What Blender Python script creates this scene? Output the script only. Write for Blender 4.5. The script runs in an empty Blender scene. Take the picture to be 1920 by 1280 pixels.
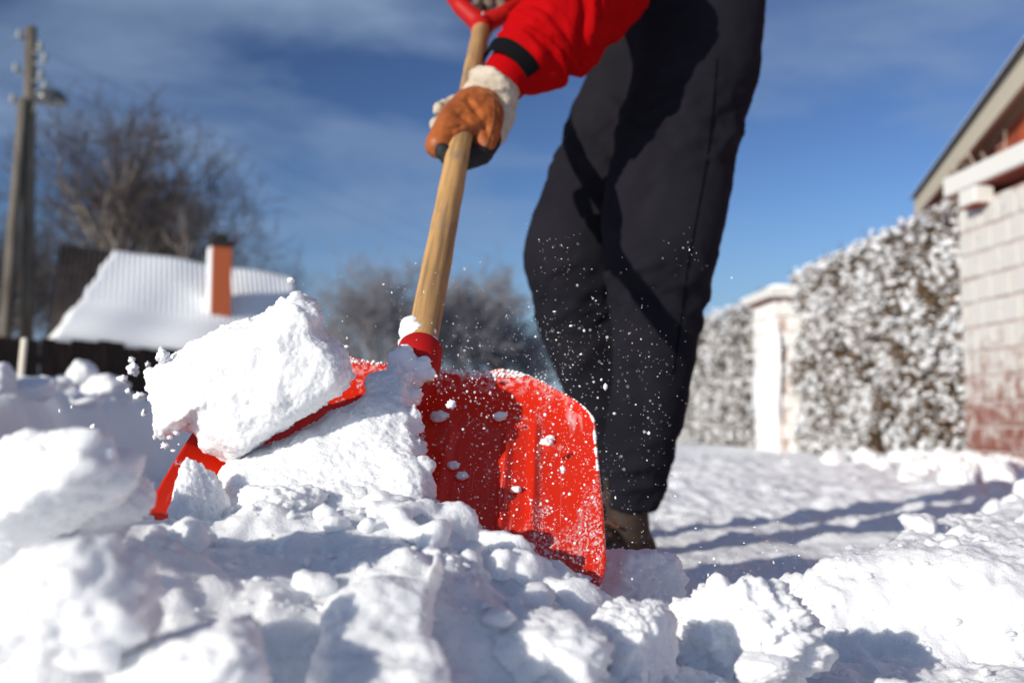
import bpy, bmesh, math, random
import numpy as np
from mathutils import Vector, Matrix
R = math.radians
random.seed(7)
RS = np.random.RandomState(11)
scn = bpy.context.scene
C = scn.collection

# ---------------------------------------------------------------- camera, sky, sun, exposure
CAM_Z = 0.27
F = 1867.0                      # focal length in photo pixels (35 mm on a 36 mm wide sensor)
PITCH = math.atan(150.0 / F)
cam_d = bpy.data.cameras.new('camera')
cam = bpy.data.objects.new('camera', cam_d); C.objects.link(cam)
cam.location = (0, 0, CAM_Z)
cam.rotation_euler = (math.pi / 2 + PITCH, 0, 0)
cam_d.sensor_width = 36.0
cam_d.lens = 35.0
cam_d.clip_start = 0.02
cam_d.clip_end = 2000
cam_d.dof.use_dof = True
cam_d.dof.focus_distance = 1.05
cam_d.dof.aperture_fstop = 4.0
scn.camera = cam

SUN_EL = R(17.5)
SUN_DIR = Vector((-0.70, -0.714, 0.0)).normalized() * math.cos(SUN_EL) + Vector((0, 0, math.sin(SUN_EL)))   # towards the sun
w = bpy.data.worlds.new('World'); scn.world = w; w.use_nodes = True
nt = w.node_tree; nt.nodes.clear()
def wn(t, **k):
    n = nt.nodes.new(t)
    for a, b in k.items(): setattr(n, a, b)
    return n
def L(a, b): nt.links.new(a, b)
sky = wn('ShaderNodeTexSky', sky_type='NISHITA', sun_disc=False)
sky.sun_elevation = SUN_EL
sky.sun_rotation = math.atan2(SUN_DIR.x, SUN_DIR.y)
sky.air_density = 1.0; sky.dust_density = 0.3; sky.ozone_density = 3.0
gam = wn('ShaderNodeHueSaturation'); gam.inputs['Saturation'].default_value = 0.92; gam.inputs['Value'].default_value = 1.0
gm = wn('ShaderNodeGamma'); gm.inputs['Gamma'].default_value = 1.75
tn = wn('ShaderNodeMixRGB', blend_type='MULTIPLY'); tn.inputs[0].default_value = 1.0; tn.inputs[2].default_value = (0.40, 0.40, 0.42, 1)
L(sky.outputs[0], gm.inputs['Color']); L(gm.outputs[0], tn.inputs[1]); L(tn.outputs[0], gam.inputs['Color'])
tc = wn('ShaderNodeTexCoord')
mp = wn('ShaderNodeMapping'); mp.inputs['Scale'].default_value = (1.6, 1.0, 5.0); mp.inputs['Location'].default_value = (0.35, 0.0, 0.2)
mp.inputs['Rotation'].default_value = (0, R(14), 0)
L(tc.outputs['Generated'], mp.inputs['Vector'])
nz = wn('ShaderNodeTexNoise'); nz.inputs['Scale'].default_value = 1.7; nz.inputs['Detail'].default_value = 7; nz.inputs['Roughness'].default_value = 0.52
nz.inputs['Distortion'].default_value = 0.35
L(mp.outputs[0], nz.inputs['Vector'])
rmp = wn('ShaderNodeMapRange'); rmp.inputs['From Min'].default_value = 0.40; rmp.inputs['From Max'].default_value = 0.64
rmp.inputs['To Min'].default_value = 0.0; rmp.inputs['To Max'].default_value = 0.80
L(nz.outputs[0], rmp.inputs['Value'])
cm = wn('ShaderNodeMixRGB'); cm.inputs[2].default_value = (3.9, 5.4, 8.0, 1)
sz = wn('ShaderNodeSeparateXYZ'); L(tc.outputs['Generated'], sz.inputs[0])
hzr = wn('ShaderNodeMapRange'); hzr.interpolation_type = 'SMOOTHSTEP'
for k_, v_ in ((1, -0.02), (2, 0.24), (3, 0.92), (4, 0.0)): hzr.inputs[k_].default_value = v_
L(sz.outputs[2], hzr.inputs[0])
mxh = wn('ShaderNodeMath', operation='MAXIMUM'); L(rmp.outputs[0], mxh.inputs[0]); L(hzr.outputs[0], mxh.inputs[1])
L(mxh.outputs[0], cm.inputs[0]); L(gam.outputs[0], cm.inputs[1])
bg = wn('ShaderNodeBackground'); bg.inputs['Strength'].default_value = 0.062
L(cm.outputs[0], bg.inputs[0])
wo = wn('ShaderNodeOutputWorld'); L(bg.outputs[0], wo.inputs[0])

sd = bpy.data.lights.new('sun', 'SUN'); sd.energy = 4.5; sd.angle = R(0.5); sd.color = (1.0, 0.93, 0.82)
so = bpy.data.objects.new('sun', sd); C.objects.link(so)
so.rotation_euler = SUN_DIR.to_track_quat('Z', 'Y').to_euler()
so.location = (-5, -6, 8)

scn.cycles.max_bounces = 16; scn.cycles.diffuse_bounces = 9; scn.cycles.glossy_bounces = 4      # snow passes light on many times
scn.view_settings.view_transform = 'Standard'
scn.view_settings.look = 'None'
scn.view_settings.exposure = 0.08
scn.view_settings.gamma = 1.0
scn.view_settings.use_curve_mapping = False

# ---------------------------------------------------------------- helpers
def P(px, py, y):
    """point at depth y (metres in front of the lens) seen at photo pixel px, py"""
    dx = (px - 960.0) / F; dy = (640.0 - py) / F
    f = Vector((0, math.cos(PITCH), math.sin(PITCH))); u = Vector((0, -math.sin(PITCH), math.cos(PITCH)))
    d = f + Vector((dx, 0, 0)) + u * dy
    d = d * (y / d.y)
    return Vector((d.x, d.y, d.z + CAM_Z))

_perm = np.random.RandomState(3).permutation(256); _perm = np.concatenate([_perm, _perm, _perm])
_g = np.random.RandomState(4).normal(size=(256, 3)); _g /= np.linalg.norm(_g, axis=1)[:, None]
def perlin(p):
    p = np.asarray(p, float)
    i = np.floor(p).astype(int); f = p - i; i &= 255
    u = f * f * f * (f * (f * 6 - 15) + 10)
    out = 0
    for dx in (0, 1):
        wx = u[:, 0] if dx else 1 - u[:, 0]
        for dy in (0, 1):
            wy = u[:, 1] if dy else 1 - u[:, 1]
            for dz in (0, 1):
                wz = u[:, 2] if dz else 1 - u[:, 2]
                h = _perm[_perm[_perm[(i[:, 0] + dx) & 255] + ((i[:, 1] + dy) & 255)] + ((i[:, 2] + dz) & 255)]
                g = _g[h]
                out = out + wx * wy * wz * (g[:, 0] * (f[:, 0] - dx) + g[:, 1] * (f[:, 1] - dy) + g[:, 2] * (f[:, 2] - dz))
    return out
def fbm(p, oct=4, gain=0.5, lac=2.03, mode=None):
    p = np.asarray(p, float); a = 1.0; s = 0; 
    for k in range(oct):
        n = perlin(p + 17.3 * k)
        if mode == 'billow': n = np.abs(n) * 2 - 0.35
        if mode == 'ridge': n = 0.35 - np.abs(n) * 2
        s = s + a * n; a *= gain; p = p * lac
    return s
def sstep(a, b, x):
    t = np.clip((x - a) / (b - a), 0, 1); return t * t * (3 - 2 * t)

def woff(o):
    v = Vector((0, 0, 0))
    while o is not None: v = v + o.location; o = o.parent
    return v
def tag(o, label=None, cat=None, group=None, kind=None):
    if label: o['label'] = label
    if cat: o['category'] = cat
    if group: o['group'] = group
    if kind: o['kind'] = kind
    return o
def make_mesh(name, V, Fc, smooth=True):
    me = bpy.data.meshes.new(name)
    V = np.asarray(V, dtype=np.float32)
    if isinstance(Fc, np.ndarray):
        n = Fc.shape[1]
        me.vertices.add(len(V)); me.vertices.foreach_set('co', V.ravel())
        me.loops.add(Fc.size); me.loops.foreach_set('vertex_index', Fc.ravel().astype(np.int32))
        me.polygons.add(len(Fc)); me.polygons.foreach_set('loop_start', np.arange(0, Fc.size, n, dtype=np.int32))
        me.update(calc_edges=True); me.validate()
    else:
        me.from_pydata([tuple(map(float, v)) for v in V], [], Fc)
        me.update()
    me.polygons.foreach_set('use_smooth', np.full(len(me.polygons), smooth, dtype=bool))
    return me
def obj(name, V, Fc, mat, parent=None, loc=None, smooth=True):
    """one mesh object from world-space vertices"""
    V = np.asarray(V, float)
    o_ = woff(parent) if parent is not None else Vector((0, 0, 0))
    l = Vector(loc) if loc is not None else Vector((0, 0, 0))
    me = make_mesh(name, V - np.array(o_ + (l if parent is None else Vector((0, 0, 0)))), Fc, smooth)
    if mat: me.materials.append(mat)
    o = bpy.data.objects.new(name, me); C.objects.link(o)
    if parent is not None: o.parent = parent
    else: o.location = l
    return o
def empty(name, loc):
    o = bpy.data.objects.new(name, None); C.objects.link(o); o.location = loc; o.empty_display_size = 0.1
    return o
class MB:
    def __init__(s): s.V = []; s.F = []; s.n = 0
    def add(s, V, Fc):
        V = np.asarray(V, float)
        s.V.append(V); s.F += [tuple(i + s.n for i in f) for f in Fc]; s.n += len(V)
        return s
    def arr(s): return np.concatenate(s.V) if s.V else np.zeros((0, 3)), s.F
    def obj(s, name, mat, parent=None, loc=None, smooth=True):
        V, Fc = s.arr(); return obj(name, V, Fc, mat, parent, loc, smooth)
def box(c, ax, ay, az):
    """box about c with half-axis vectors"""
    c = Vector(c); ax, ay, az = Vector(ax), Vector(ay), Vector(az)
    V = [c + ax * i + ay * j + az * k for i, j, k in ((-1,-1,-1),(1,-1,-1),(1,1,-1),(-1,1,-1),(-1,-1,1),(1,-1,1),(1,1,1),(-1,1,1))]
    return [tuple(v) for v in V], [(0,3,2,1),(4,5,6,7),(0,1,5,4),(1,2,6,5),(2,3,7,6),(3,0,4,7)]
def bbox(c, ax, ay, az, b):
    """box with chamfered edges"""
    bm = bmesh.new()
    V, Fc = box(c, ax, ay, az)
    vs = [bm.verts.new(v) for v in V]
    for f in Fc: bm.faces.new([vs[i] for i in f])
    bmesh.ops.bevel(bm, geom=bm.edges[:], offset=b, segments=1, affect='EDGES')
    bm.verts.index_update()
    out = [tuple(v.co) for v in bm.verts], [tuple(v.index for v in f.verts) for f in bm.faces]
    bm.free(); return out
def tube(pts, rad, n=10, cap=True, ratio=1.0):
    """tapered tube along points, optional flattening"""
    pts = [Vector(p) for p in pts]; V = []; Fc = []
    if not hasattr(rad, '__len__'): rad = [rad] * len(pts)
    up = None
    for i, p in enumerate(pts):
        t = (pts[min(i + 1, len(pts) - 1)] - pts[max(i - 1, 0)]).normalized()
        if up is None:
            a = Vector((0, 0, 1)) if abs(t.z) < 0.9 else Vector((1, 0, 0))
            up = (a - t * a.dot(t)).normalized()
        else: up = (up - t * up.dot(t)).normalized()
        s = t.cross(up)
        for k in range(n):
            an = 2 * math.pi * k / n
            V.append(p + (up * math.cos(an) + s * math.sin(an) * ratio) * rad[i])
    for i in range(len(pts) - 1):
        for k in range(n):
            a, b = i * n + k, i * n + (k + 1) % n
            Fc.append((a, b, b + n, a + n))
    if cap:
        Fc.append(tuple(range(n - 1, -1, -1))); Fc.append(tuple((len(pts) - 1) * n + k for k in range(n)))
    return [tuple(v) for v in V], Fc
def spline(ctrl, m=8):
    """Catmull-Rom through rows of numbers"""
    c = np.asarray([list(map(float, r)) for r in ctrl]); out = []
    n = len(c)
    for i in range(n - 1):
        p0, p1, p2, p3 = c[max(i - 1, 0)], c[i], c[i + 1], c[min(i + 2, n - 1)]
        for k in range(m):
            t = k / m
            out.append(0.5 * (2 * p1 + (p2 - p0) * t + (2 * p0 - 5 * p1 + 4 * p2 - p3) * t * t + (3 * p1 - p0 - 3 * p2 + p3) * t ** 3))
    out.append(c[-1]); return np.array(out)
_ico = {}
def ico(s):
    if s not in _ico:
        bm = bmesh.new(); bmesh.ops.create_icosphere(bm, subdivisions=s, radius=1.0)
        bm.verts.index_update()
        _ico[s] = (np.array([v.co[:] for v in bm.verts]), np.array([[v.index for v in f.verts] for f in bm.faces]))
        bm.free()
    return _ico[s]
def sphere(c, r, s=3, sc=(1, 1, 1)):
    V, Fc = ico(s)
    return V * np.array(sc) * r + np.array(c), [tuple(f) for f in Fc]
def remesh(mb, voxel, smooth=4, fac=0.5):
    """fuse overlapping closed shells into one skin; returns verts, quads, normals"""
    V, Fc = mb.arr() if isinstance(mb, MB) else mb
    me = bpy.data.meshes.new('work'); me.from_pydata([tuple(map(float, v)) for v in V], [], Fc)
    bm = bmesh.new(); bm.from_mesh(me); bmesh.ops.recalc_face_normals(bm, faces=bm.faces[:]); bm.to_mesh(me); bm.free()
    o = bpy.data.objects.new('work', me); C.objects.link(o)
    m = o.modifiers.new('r', 'REMESH'); m.mode = 'VOXEL'; m.voxel_size = voxel
    if smooth:
        s = o.modifiers.new('s', 'SMOOTH'); s.factor = fac; s.iterations = smooth
    dg = bpy.context.evaluated_depsgraph_get()
    e = bpy.data.meshes.new_from_object(o.evaluated_get(dg))
    out = arrays(e)
    bpy.data.objects.remove(o); bpy.data.meshes.remove(me); bpy.data.meshes.remove(e)
    return largest(*out) if isinstance(out[1], np.ndarray) else out
def largest(V, Fc, N):
    lab = np.arange(len(V))
    while True:
        m = lab[Fc].min(1); new = lab.copy()
        for k in range(Fc.shape[1]): np.minimum.at(new, Fc[:, k], m)
        new = new[new]
        if (new == lab).all(): break
        lab = new
    r, cnt = np.unique(lab, return_counts=True); keep = lab == r[cnt.argmax()]
    idx = np.cumsum(keep) - 1
    return V[keep], idx[Fc[keep[Fc[:, 0]]]], N[keep]
def arrays(e):
    V = np.zeros(len(e.vertices) * 3); e.vertices.foreach_get('co', V)
    N = np.zeros(len(e.vertices) * 3); e.vertices.foreach_get('normal', N)
    lt = np.zeros(len(e.polygons), int); e.polygons.foreach_get('loop_total', lt)
    li = np.zeros(len(e.loops), int); e.loops.foreach_get('vertex_index', li)
    if len(set(lt)) == 1: Fc = li.reshape(-1, lt[0])
    else: Fc = [tuple(p.vertices) for p in e.polygons]
    return V.reshape(-1, 3), Fc, N.reshape(-1, 3)
def normals(V, Fc):
    me = make_mesh('work', V, Fc); N = arrays(me)[2]; bpy.data.meshes.remove(me); return N

# ---------------------------------------------------------------- materials
def mat(name, col, rough=0.6, var=0.0, scale=8.0, col2=None, bump=0.0, bscale=60.0, bdist=0.004, spec=0.4, **k):
    m = bpy.data.materials.new(name); m.use_nodes = True
    t = m.node_tree; b = t.nodes['Principled BSDF']
    b.inputs['Base Color'].default_value = (*col, 1); b.inputs['Roughness'].default_value = rough
    b.inputs['Specular IOR Level'].default_value = spec
    tcn = t.nodes.new('ShaderNodeTexCoord')
    if col2 is not None:
        n = t.nodes.new('ShaderNodeTexNoise'); n.inputs['Scale'].default_value = scale; n.inputs['Detail'].default_value = 5
        mpn = t.nodes.new('ShaderNodeMapping'); mpn.inputs['Scale'].default_value = k.get('stretch', (1, 1, 1))
        t.links.new(tcn.outputs['Object'], mpn.inputs[0]); t.links.new(mpn.outputs[0], n.inputs['Vector'])
        r = t.nodes.new('ShaderNodeValToRGB'); lo, hi = k.get('ramp', (0.35, 0.65))
        r.color_ramp.elements[0].position = lo; r.color_ramp.elements[1].position = hi
        r.color_ramp.elements[0].color = (*col, 1); r.color_ramp.elements[1].color = (*col2, 1)
        t.links.new(n.outputs[0], r.inputs[0]); t.links.new(r.outputs[0], b.inputs['Base Color'])
        m['ramp'] = r.name
    if bump:
        n2 = t.nodes.new('ShaderNodeTexNoise'); n2.inputs['Scale'].default_value = bscale; n2.inputs['Detail'].default_value = 6
        mp2 = t.nodes.new('ShaderNodeMapping'); mp2.inputs['Scale'].default_value = k.get('bstretch', (1, 1, 1))
        t.links.new(tcn.outputs['Object'], mp2.inputs[0]); t.links.new(mp2.outputs[0], n2.inputs['Vector'])
        bu = t.nodes.new('ShaderNodeBump'); bu.inputs['Strength'].default_value = bump; bu.inputs['Distance'].default_value = bdist
        t.links.new(n2.outputs[0], bu.inputs['Height']); t.links.new(bu.outputs[0], b.inputs['Normal'])
    return m
def snow_mat(name, sss=0.0, bump=0.5, fine=420.0, bdist=0.0016, col=(0.87, 0.885, 0.905)):
    m = mat(name, col, rough=0.6, bump=bump, bscale=fine, bdist=bdist, spec=0.2)
    t = m.node_tree; b = t.nodes['Principled BSDF']
    if sss:
        b.inputs['Subsurface Weight'].default_value = sss
        b.inputs['Subsurface Radius'].default_value = (1.0, 0.97, 0.94)
        b.inputs['Subsurface Scale'].default_value = 0.014
        # ice grains: a coarser second relief and a few flat crystals that catch the sun
        tcn = [n for n in t.nodes if n.type == 'TEX_COORD'][0]; bu = [n for n in t.nodes if n.type == 'BUMP'][0]
        n2 = t.nodes.new('ShaderNodeTexNoise'); n2.inputs['Scale'].default_value = 130; n2.inputs['Detail'].default_value = 5; n2.inputs['Roughness'].default_value = 0.7
        t.links.new(tcn.outputs['Object'], n2.inputs['Vector'])
        b2 = t.nodes.new('ShaderNodeBump'); b2.inputs['Strength'].default_value = 0.7; b2.inputs['Distance'].default_value = 0.003
        t.links.new(n2.outputs[0], b2.inputs['Height']); t.links.new(bu.outputs[0], b2.inputs['Normal']); t.links.new(b2.outputs[0], b.inputs['Normal'])
        v = t.nodes.new('ShaderNodeTexVoronoi'); v.inputs['Scale'].default_value = 480
        t.links.new(tcn.outputs['Object'], v.inputs['Vector'])
        sp = t.nodes.new('ShaderNodeSeparateColor'); t.links.new(v.outputs['Color'], sp.inputs[0])
        gt = t.nodes.new('ShaderNodeMath'); gt.operation = 'GREATER_THAN'; gt.inputs[1].default_value = 0.955; t.links.new(sp.outputs[0], gt.inputs[0])
        gl_ = t.nodes.new('ShaderNodeBsdfGlossy'); gl_.inputs['Roughness'].default_value = 0.22; gl_.inputs[0].default_value = (0.9, 0.9, 0.9, 1)
        ge = t.nodes.new('ShaderNodeNewGeometry'); sb_ = t.nodes.new('ShaderNodeVectorMath'); sb_.operation = 'SUBTRACT'; sb_.inputs[1].default_value = (0.5, 0.5, 0.5)
        ad = t.nodes.new('ShaderNodeVectorMath'); ad.operation = 'MULTIPLY_ADD'; ad.inputs[1].default_value = (1.6, 1.6, 1.6)
        t.links.new(v.outputs['Color'], sb_.inputs[0]); t.links.new(sb_.outputs[0], ad.inputs[0]); t.links.new(ge.outputs['Normal'], ad.inputs[2])
        nm = t.nodes.new('ShaderNodeVectorMath'); nm.operation = 'NORMALIZE'; t.links.new(ad.outputs[0], nm.inputs[0]); t.links.new(nm.outputs[0], gl_.inputs['Normal'])
        mu = t.nodes.new('ShaderNodeMath'); mu.operation = 'MULTIPLY'; mu.inputs[1].default_value = 0.12; t.links.new(gt.outputs[0], mu.inputs[0])
        ms = t.nodes.new('ShaderNodeMixShader'); t.links.new(mu.outputs[0], ms.inputs[0]); t.links.new(b.outputs[0], ms.inputs[1]); t.links.new(gl_.outputs[0], ms.inputs[2])
        t.links.new(ms.outputs[0], t.nodes['Material Output'].inputs[0])
    return m
M_snow = snow_mat('snow', 0.75, 0.7)
M_snow_far = snow_mat('snow_far', 0.0, 0.3, 60.0, 0.01)
M_flake = snow_mat('flake', 0.0, 0.0)

def red_plastic(name, frosted):
    m = bpy.data.materials.new(name); m.use_nodes = True
    t = m.node_tree; b = t.nodes['Principled BSDF']; ou = t.nodes['Material Output']
    b.inputs['Roughness'].default_value = 0.30 if frosted else 0.55; b.inputs['Specular IOR Level'].default_value = 0.35
    red = (0.78, 0.028, 0.005, 1) if frosted else (0.52, 0.010, 0.008, 1)
    b.inputs['Base Color'].default_value = red
    if frosted:
        at = t.nodes.new('ShaderNodeAttribute'); at.attribute_name = 'blade_xy'
        def noise(sc, st, det=5, off=(0, 0, 0), ro=0.6):
            mpn = t.nodes.new('ShaderNodeMapping'); mpn.inputs['Scale'].default_value = st; mpn.inputs['Location'].default_value = off
            n = t.nodes.new('ShaderNodeTexNoise'); n.inputs['Scale'].default_value = sc; n.inputs['Detail'].default_value = det; n.inputs['Roughness'].default_value = ro
            t.links.new(at.outputs['Vector'], mpn.inputs[0]); t.links.new(mpn.outputs[0], n.inputs['Vector']); return n.outputs[0]
        def math_(op, x, y):
            n = t.nodes.new('ShaderNodeMath'); n.operation = op
            for k, v in enumerate((x, y)):
                if isinstance(v, float): n.inputs[k].default_value = v
                else: t.links.new(v, n.inputs[k])
            return n.outputs[0]
        def rng(x, lo, hi, a=0.0, c=1.0):
            n = t.nodes.new('ShaderNodeMapRange'); n.inputs[1].default_value = lo; n.inputs[2].default_value = hi; n.inputs[3].default_value = a; n.inputs[4].default_value = c
            t.links.new(x, n.inputs[0]); return n.outputs[0]
        sx = t.nodes.new('ShaderNodeSeparateXYZ'); t.links.new(at.outputs['Vector'], sx.inputs[0])
        X, Yv = sx.outputs[0], sx.outputs[1]
        streak = rng(noise(16, (1.6, 0.32, 1), 2, (3.1, 0, 0)), 0.57, 0.68)                 # wide rubbed streaks
        grain = rng(noise(420, (1, 0.55, 1), 3), 0.50, 0.60)
        rubbed = math_('MULTIPLY', streak, math_('MULTIPLY', grain, rng(X, 0.06, 0.14)))
        patch = math_('MULTIPLY', rng(noise(34, (1, 1, 1), 3, (9, 2, 0)), 0.64, 0.71), rng(noise(300, (1, 1, 1), 3), 0.46, 0.56))
        edge = math_('MULTIPLY', rng(Yv, 0.022, 0.0), rng(noise(120, (1, 1, 1), 4), 0.46, 0.60))
        scr = math_('MULTIPLY', rng(noise(260, (1, 0.03, 1), 2, (1, 4, 0)), 0.62, 0.70, 0.0, 0.25), rng(noise(12, (1, 1, 1), 2), 0.4, 0.6))
        pale = math_('MULTIPLY', rng(noise(40, (1, 0.12, 1), 3, (6, 6, 0)), 0.60, 0.75, 0.0, 0.85), math_('MULTIPLY', rng(X, 0.165, 0.19), rng(X, 0.215, 0.20)))
        mk = math_('MAXIMUM', math_('MAXIMUM', rubbed, patch), math_('MAXIMUM', edge, math_('MAXIMUM', scr, pale)))
        mx = t.nodes.new('ShaderNodeMixRGB'); mx.inputs[1].default_value = red; mx.inputs[2].default_value = (0.86, 0.78, 0.79, 1)
        t.links.new(mk, mx.inputs[0]); t.links.new(mx.outputs[0], b.inputs['Base Color'])
        t.links.new(rng(mk, 0.0, 1.0, 0.30, 0.8), b.inputs['Roughness'])
        bu = t.nodes.new('ShaderNodeBump'); bu.inputs['Strength'].default_value = 0.5; bu.inputs['Distance'].default_value = 0.001
        t.links.new(mk, bu.inputs['Height']); t.links.new(bu.outputs[0], b.inputs['Normal'])
    tr = t.nodes.new('ShaderNodeBsdfTranslucent'); tr.inputs[0].default_value = (0.85, 0.02, 0.02, 1)
    ms = t.nodes.new('ShaderNodeMixShader'); ms.inputs[0].default_value = 0.30
    t.links.new(b.outputs[0], ms.inputs[1]); t.links.new(tr.outputs[0], ms.inputs[2]); t.links.new(ms.outputs[0], ou.inputs[0])
    return m
M_red = red_plastic('red_plastic', True); M_red_clean = red_plastic('red_plastic_clean', False)
M_shaft = mat('ash_wood', (0.54, 0.31, 0.115), 0.6, col2=(0.25, 0.145, 0.065), scale=95, stretch=(1, 1, 0.045), ramp=(0.42, 0.66), bump=0.5, bscale=110, bdist=0.0015, bstretch=(1, 1, 0.05))
_t = M_shaft.node_tree; _b = _t.nodes['Principled BSDF']; _r = [n for n in _t.nodes if n.type == 'VALTORGB'][0]; _tc = [n for n in _t.nodes if n.type == 'TEX_COORD'][0]
_n = _t.nodes.new('ShaderNodeTexNoise'); _n.inputs['Scale'].default_value = 30; _n.inputs['Detail'].default_value = 6; _n.inputs['Roughness'].default_value = 0.7
_mp = _t.nodes.new('ShaderNodeMapping'); _mp.inputs['Scale'].default_value = (1, 1, 0.35); _t.links.new(_tc.outputs['Object'], _mp.inputs[0]); _t.links.new(_mp.outputs[0], _n.inputs['Vector'])
_mr = _t.nodes.new('ShaderNodeMapRange'); _mr.inputs[1].default_value = 0.50; _mr.inputs[2].default_value = 0.70; _mr.inputs[3].default_value = 0.0; _mr.inputs[4].default_value = 0.75; _t.links.new(_n.outputs[0], _mr.inputs[0])
_mx = _t.nodes.new('ShaderNodeMixRGB'); _mx.inputs[2].default_value = (0.20, 0.155, 0.11, 1); _t.links.new(_mr.outputs[0], _mx.inputs[0]); _t.links.new(_r.outputs[0], _mx.inputs[1]); _t.links.new(_mx.outputs[0], _b.inputs['Base Color'])
M_trousers = mat('trouser_fleece', (0.0088, 0.0086, 0.0125), 0.95, col2=(0.0140, 0.0134, 0.0182), scale=5, bump=0.3, bscale=500, bdist=0.001, spec=0.1)
M_jacket = mat('red_shell', (0.36, 0.0010, 0.0025), 0.85, bump=0.3, bscale=30, bdist=0.004, spec=0.06)
M_finger_shade = mat('finger_shade', (0.012, 0.012, 0.013), 0.7, bump=0.3, bscale=300)  # for the glove fingers: shade under the thumb put into the colour
M_strap = mat('strap_webbing', (0.004, 0.004, 0.005), 0.9, spec=0.1)
M_leather = mat('tan_leather', (0.36, 0.095, 0.018), 0.5, col2=(0.22, 0.055, 0.012), scale=22, ramp=(0.42, 0.72), bump=0.6, bscale=70, bdist=0.002, spec=0.4)
M_canvas = mat('pale_canvas', (0.52, 0.45, 0.36), 0.9, col2=(0.40, 0.34, 0.26), scale=26, ramp=(0.4, 0.75), bump=0.5, bscale=80, bdist=0.003)
M_glove_dark = mat('dark_knit', (0.10, 0.075, 0.05), 0.9, col2=(0.2, 0.16, 0.12), scale=40, bump=0.4, bscale=200)
M_boot = mat('brown_boot_leather', (0.014, 0.009, 0.006), 0.7, col2=(0.04, 0.02, 0.010), scale=22, bump=0.3, bscale=120)
M_rubber = mat('boot_rubber', (0.02, 0.018, 0.016), 0.8)
M_lace = mat('rust_lace', (0.10, 0.03, 0.015), 0.8)
M_skin = mat('skin', (0.55, 0.32, 0.23), 0.5)
M_hat = mat('dark_wool', (0.03, 0.035, 0.05), 0.95, bump=0.5, bscale=150)
M_eye = mat('eye', (0.7, 0.7, 0.68), 0.2)
M_iris = mat('iris', (0.05, 0.06, 0.08), 0.2)
M_bark = mat('bark', (0.16, 0.125, 0.10), 0.9, col2=(0.30, 0.26, 0.22), scale=3)
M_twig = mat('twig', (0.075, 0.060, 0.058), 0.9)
M_twig_haze = mat('twig_haze', (0.26, 0.25, 0.265), 0.9)  # paler grey on the middle trees, distance haze put into the colour
M_fence = mat('tarred_boards', (0.020, 0.012, 0.008), 0.9, col2=(0.075, 0.038, 0.022), scale=5, stretch=(4, 4, 0.5), ramp=(0.45, 0.8))
M_roof = mat('dark_sheet_roof', (0.045, 0.032, 0.028), 0.6, col2=(0.08, 0.06, 0.05), scale=4)
M_chimney = mat('chimney_brick', (0.42, 0.10, 0.035), 0.9)
M_soot = mat('soot', (0.02, 0.018, 0.018), 0.9)
M_wallwood = mat('wall_wood', (0.05, 0.033, 0.022), 0.9, col2=(0.09, 0.055, 0.035), scale=6, stretch=(5, 5, 0.6))
M_pole = mat('weathered_pole', (0.085, 0.07, 0.055), 0.85, col2=(0.19, 0.165, 0.13), scale=5, stretch=(3, 3, 0.3))
M_porcelain = mat('porcelain', (0.30, 0.32, 0.32), 0.15, spec=0.6)
M_steel = mat('grey_steel', (0.30, 0.31, 0.31), 0.4)
M_lampglass = mat('lamp_dish', (0.06, 0.065, 0.07), 0.2, spec=0.7)
M_wire = mat('wire', (0.03, 0.03, 0.03), 0.6)
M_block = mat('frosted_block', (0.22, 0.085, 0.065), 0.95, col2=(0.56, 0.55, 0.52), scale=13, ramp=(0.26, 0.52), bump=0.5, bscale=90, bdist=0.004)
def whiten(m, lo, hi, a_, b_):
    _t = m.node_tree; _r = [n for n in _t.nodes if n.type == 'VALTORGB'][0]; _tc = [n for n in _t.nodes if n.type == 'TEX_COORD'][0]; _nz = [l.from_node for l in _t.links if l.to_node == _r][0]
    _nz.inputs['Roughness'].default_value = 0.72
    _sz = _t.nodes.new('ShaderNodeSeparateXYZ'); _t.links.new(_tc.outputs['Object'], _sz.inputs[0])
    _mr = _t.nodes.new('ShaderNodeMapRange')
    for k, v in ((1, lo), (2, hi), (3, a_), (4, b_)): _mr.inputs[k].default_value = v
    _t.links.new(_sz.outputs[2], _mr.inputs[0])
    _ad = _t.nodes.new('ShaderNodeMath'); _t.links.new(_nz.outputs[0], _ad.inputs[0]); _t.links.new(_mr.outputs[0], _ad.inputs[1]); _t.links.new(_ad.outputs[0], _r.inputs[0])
whiten(M_block, 0.10, 0.85, -0.24, 0.09)  # frost thins downward; the darker red base also paints in the shadow there
M_block_white = mat('snowed_block', (0.36, 0.16, 0.12), 0.95, col2=(0.78, 0.77, 0.75), scale=9, ramp=(0.26, 0.42), bump=0.5, bscale=60, bdist=0.006)
whiten(M_block_white, 0.0, 0.4, -0.02, 0.08)
M_mortar = mat('mortar', (0.40, 0.28, 0.24), 0.95, col2=(0.62, 0.59, 0.57), scale=9)
M_brickred = mat('red_block_underside', (0.22, 0.05, 0.03), 0.9)
M_coping = mat('pale_coping', (0.66, 0.65, 0.62), 0.9, bump=0.3, bscale=40)
M_leaf = mat('dry_leaf', (0.15, 0.085, 0.045), 0.9, col2=(0.10, 0.068, 0.038), scale=6)
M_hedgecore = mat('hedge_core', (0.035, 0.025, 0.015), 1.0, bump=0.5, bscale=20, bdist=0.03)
M_gable = mat('gable_brick', (0.48, 0.10, 0.03), 0.9, col2=(0.28, 0.05, 0.025), scale=5, bump=0.3, bscale=25)
M_barge = mat('cream_board', (0.55, 0.49, 0.38), 0.7)
M_soffit = mat('soffit', (0.36, 0.25, 0.17), 0.8)
M_stake = mat('white_stake', (0.72, 0.66, 0.55), 0.7)

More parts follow.
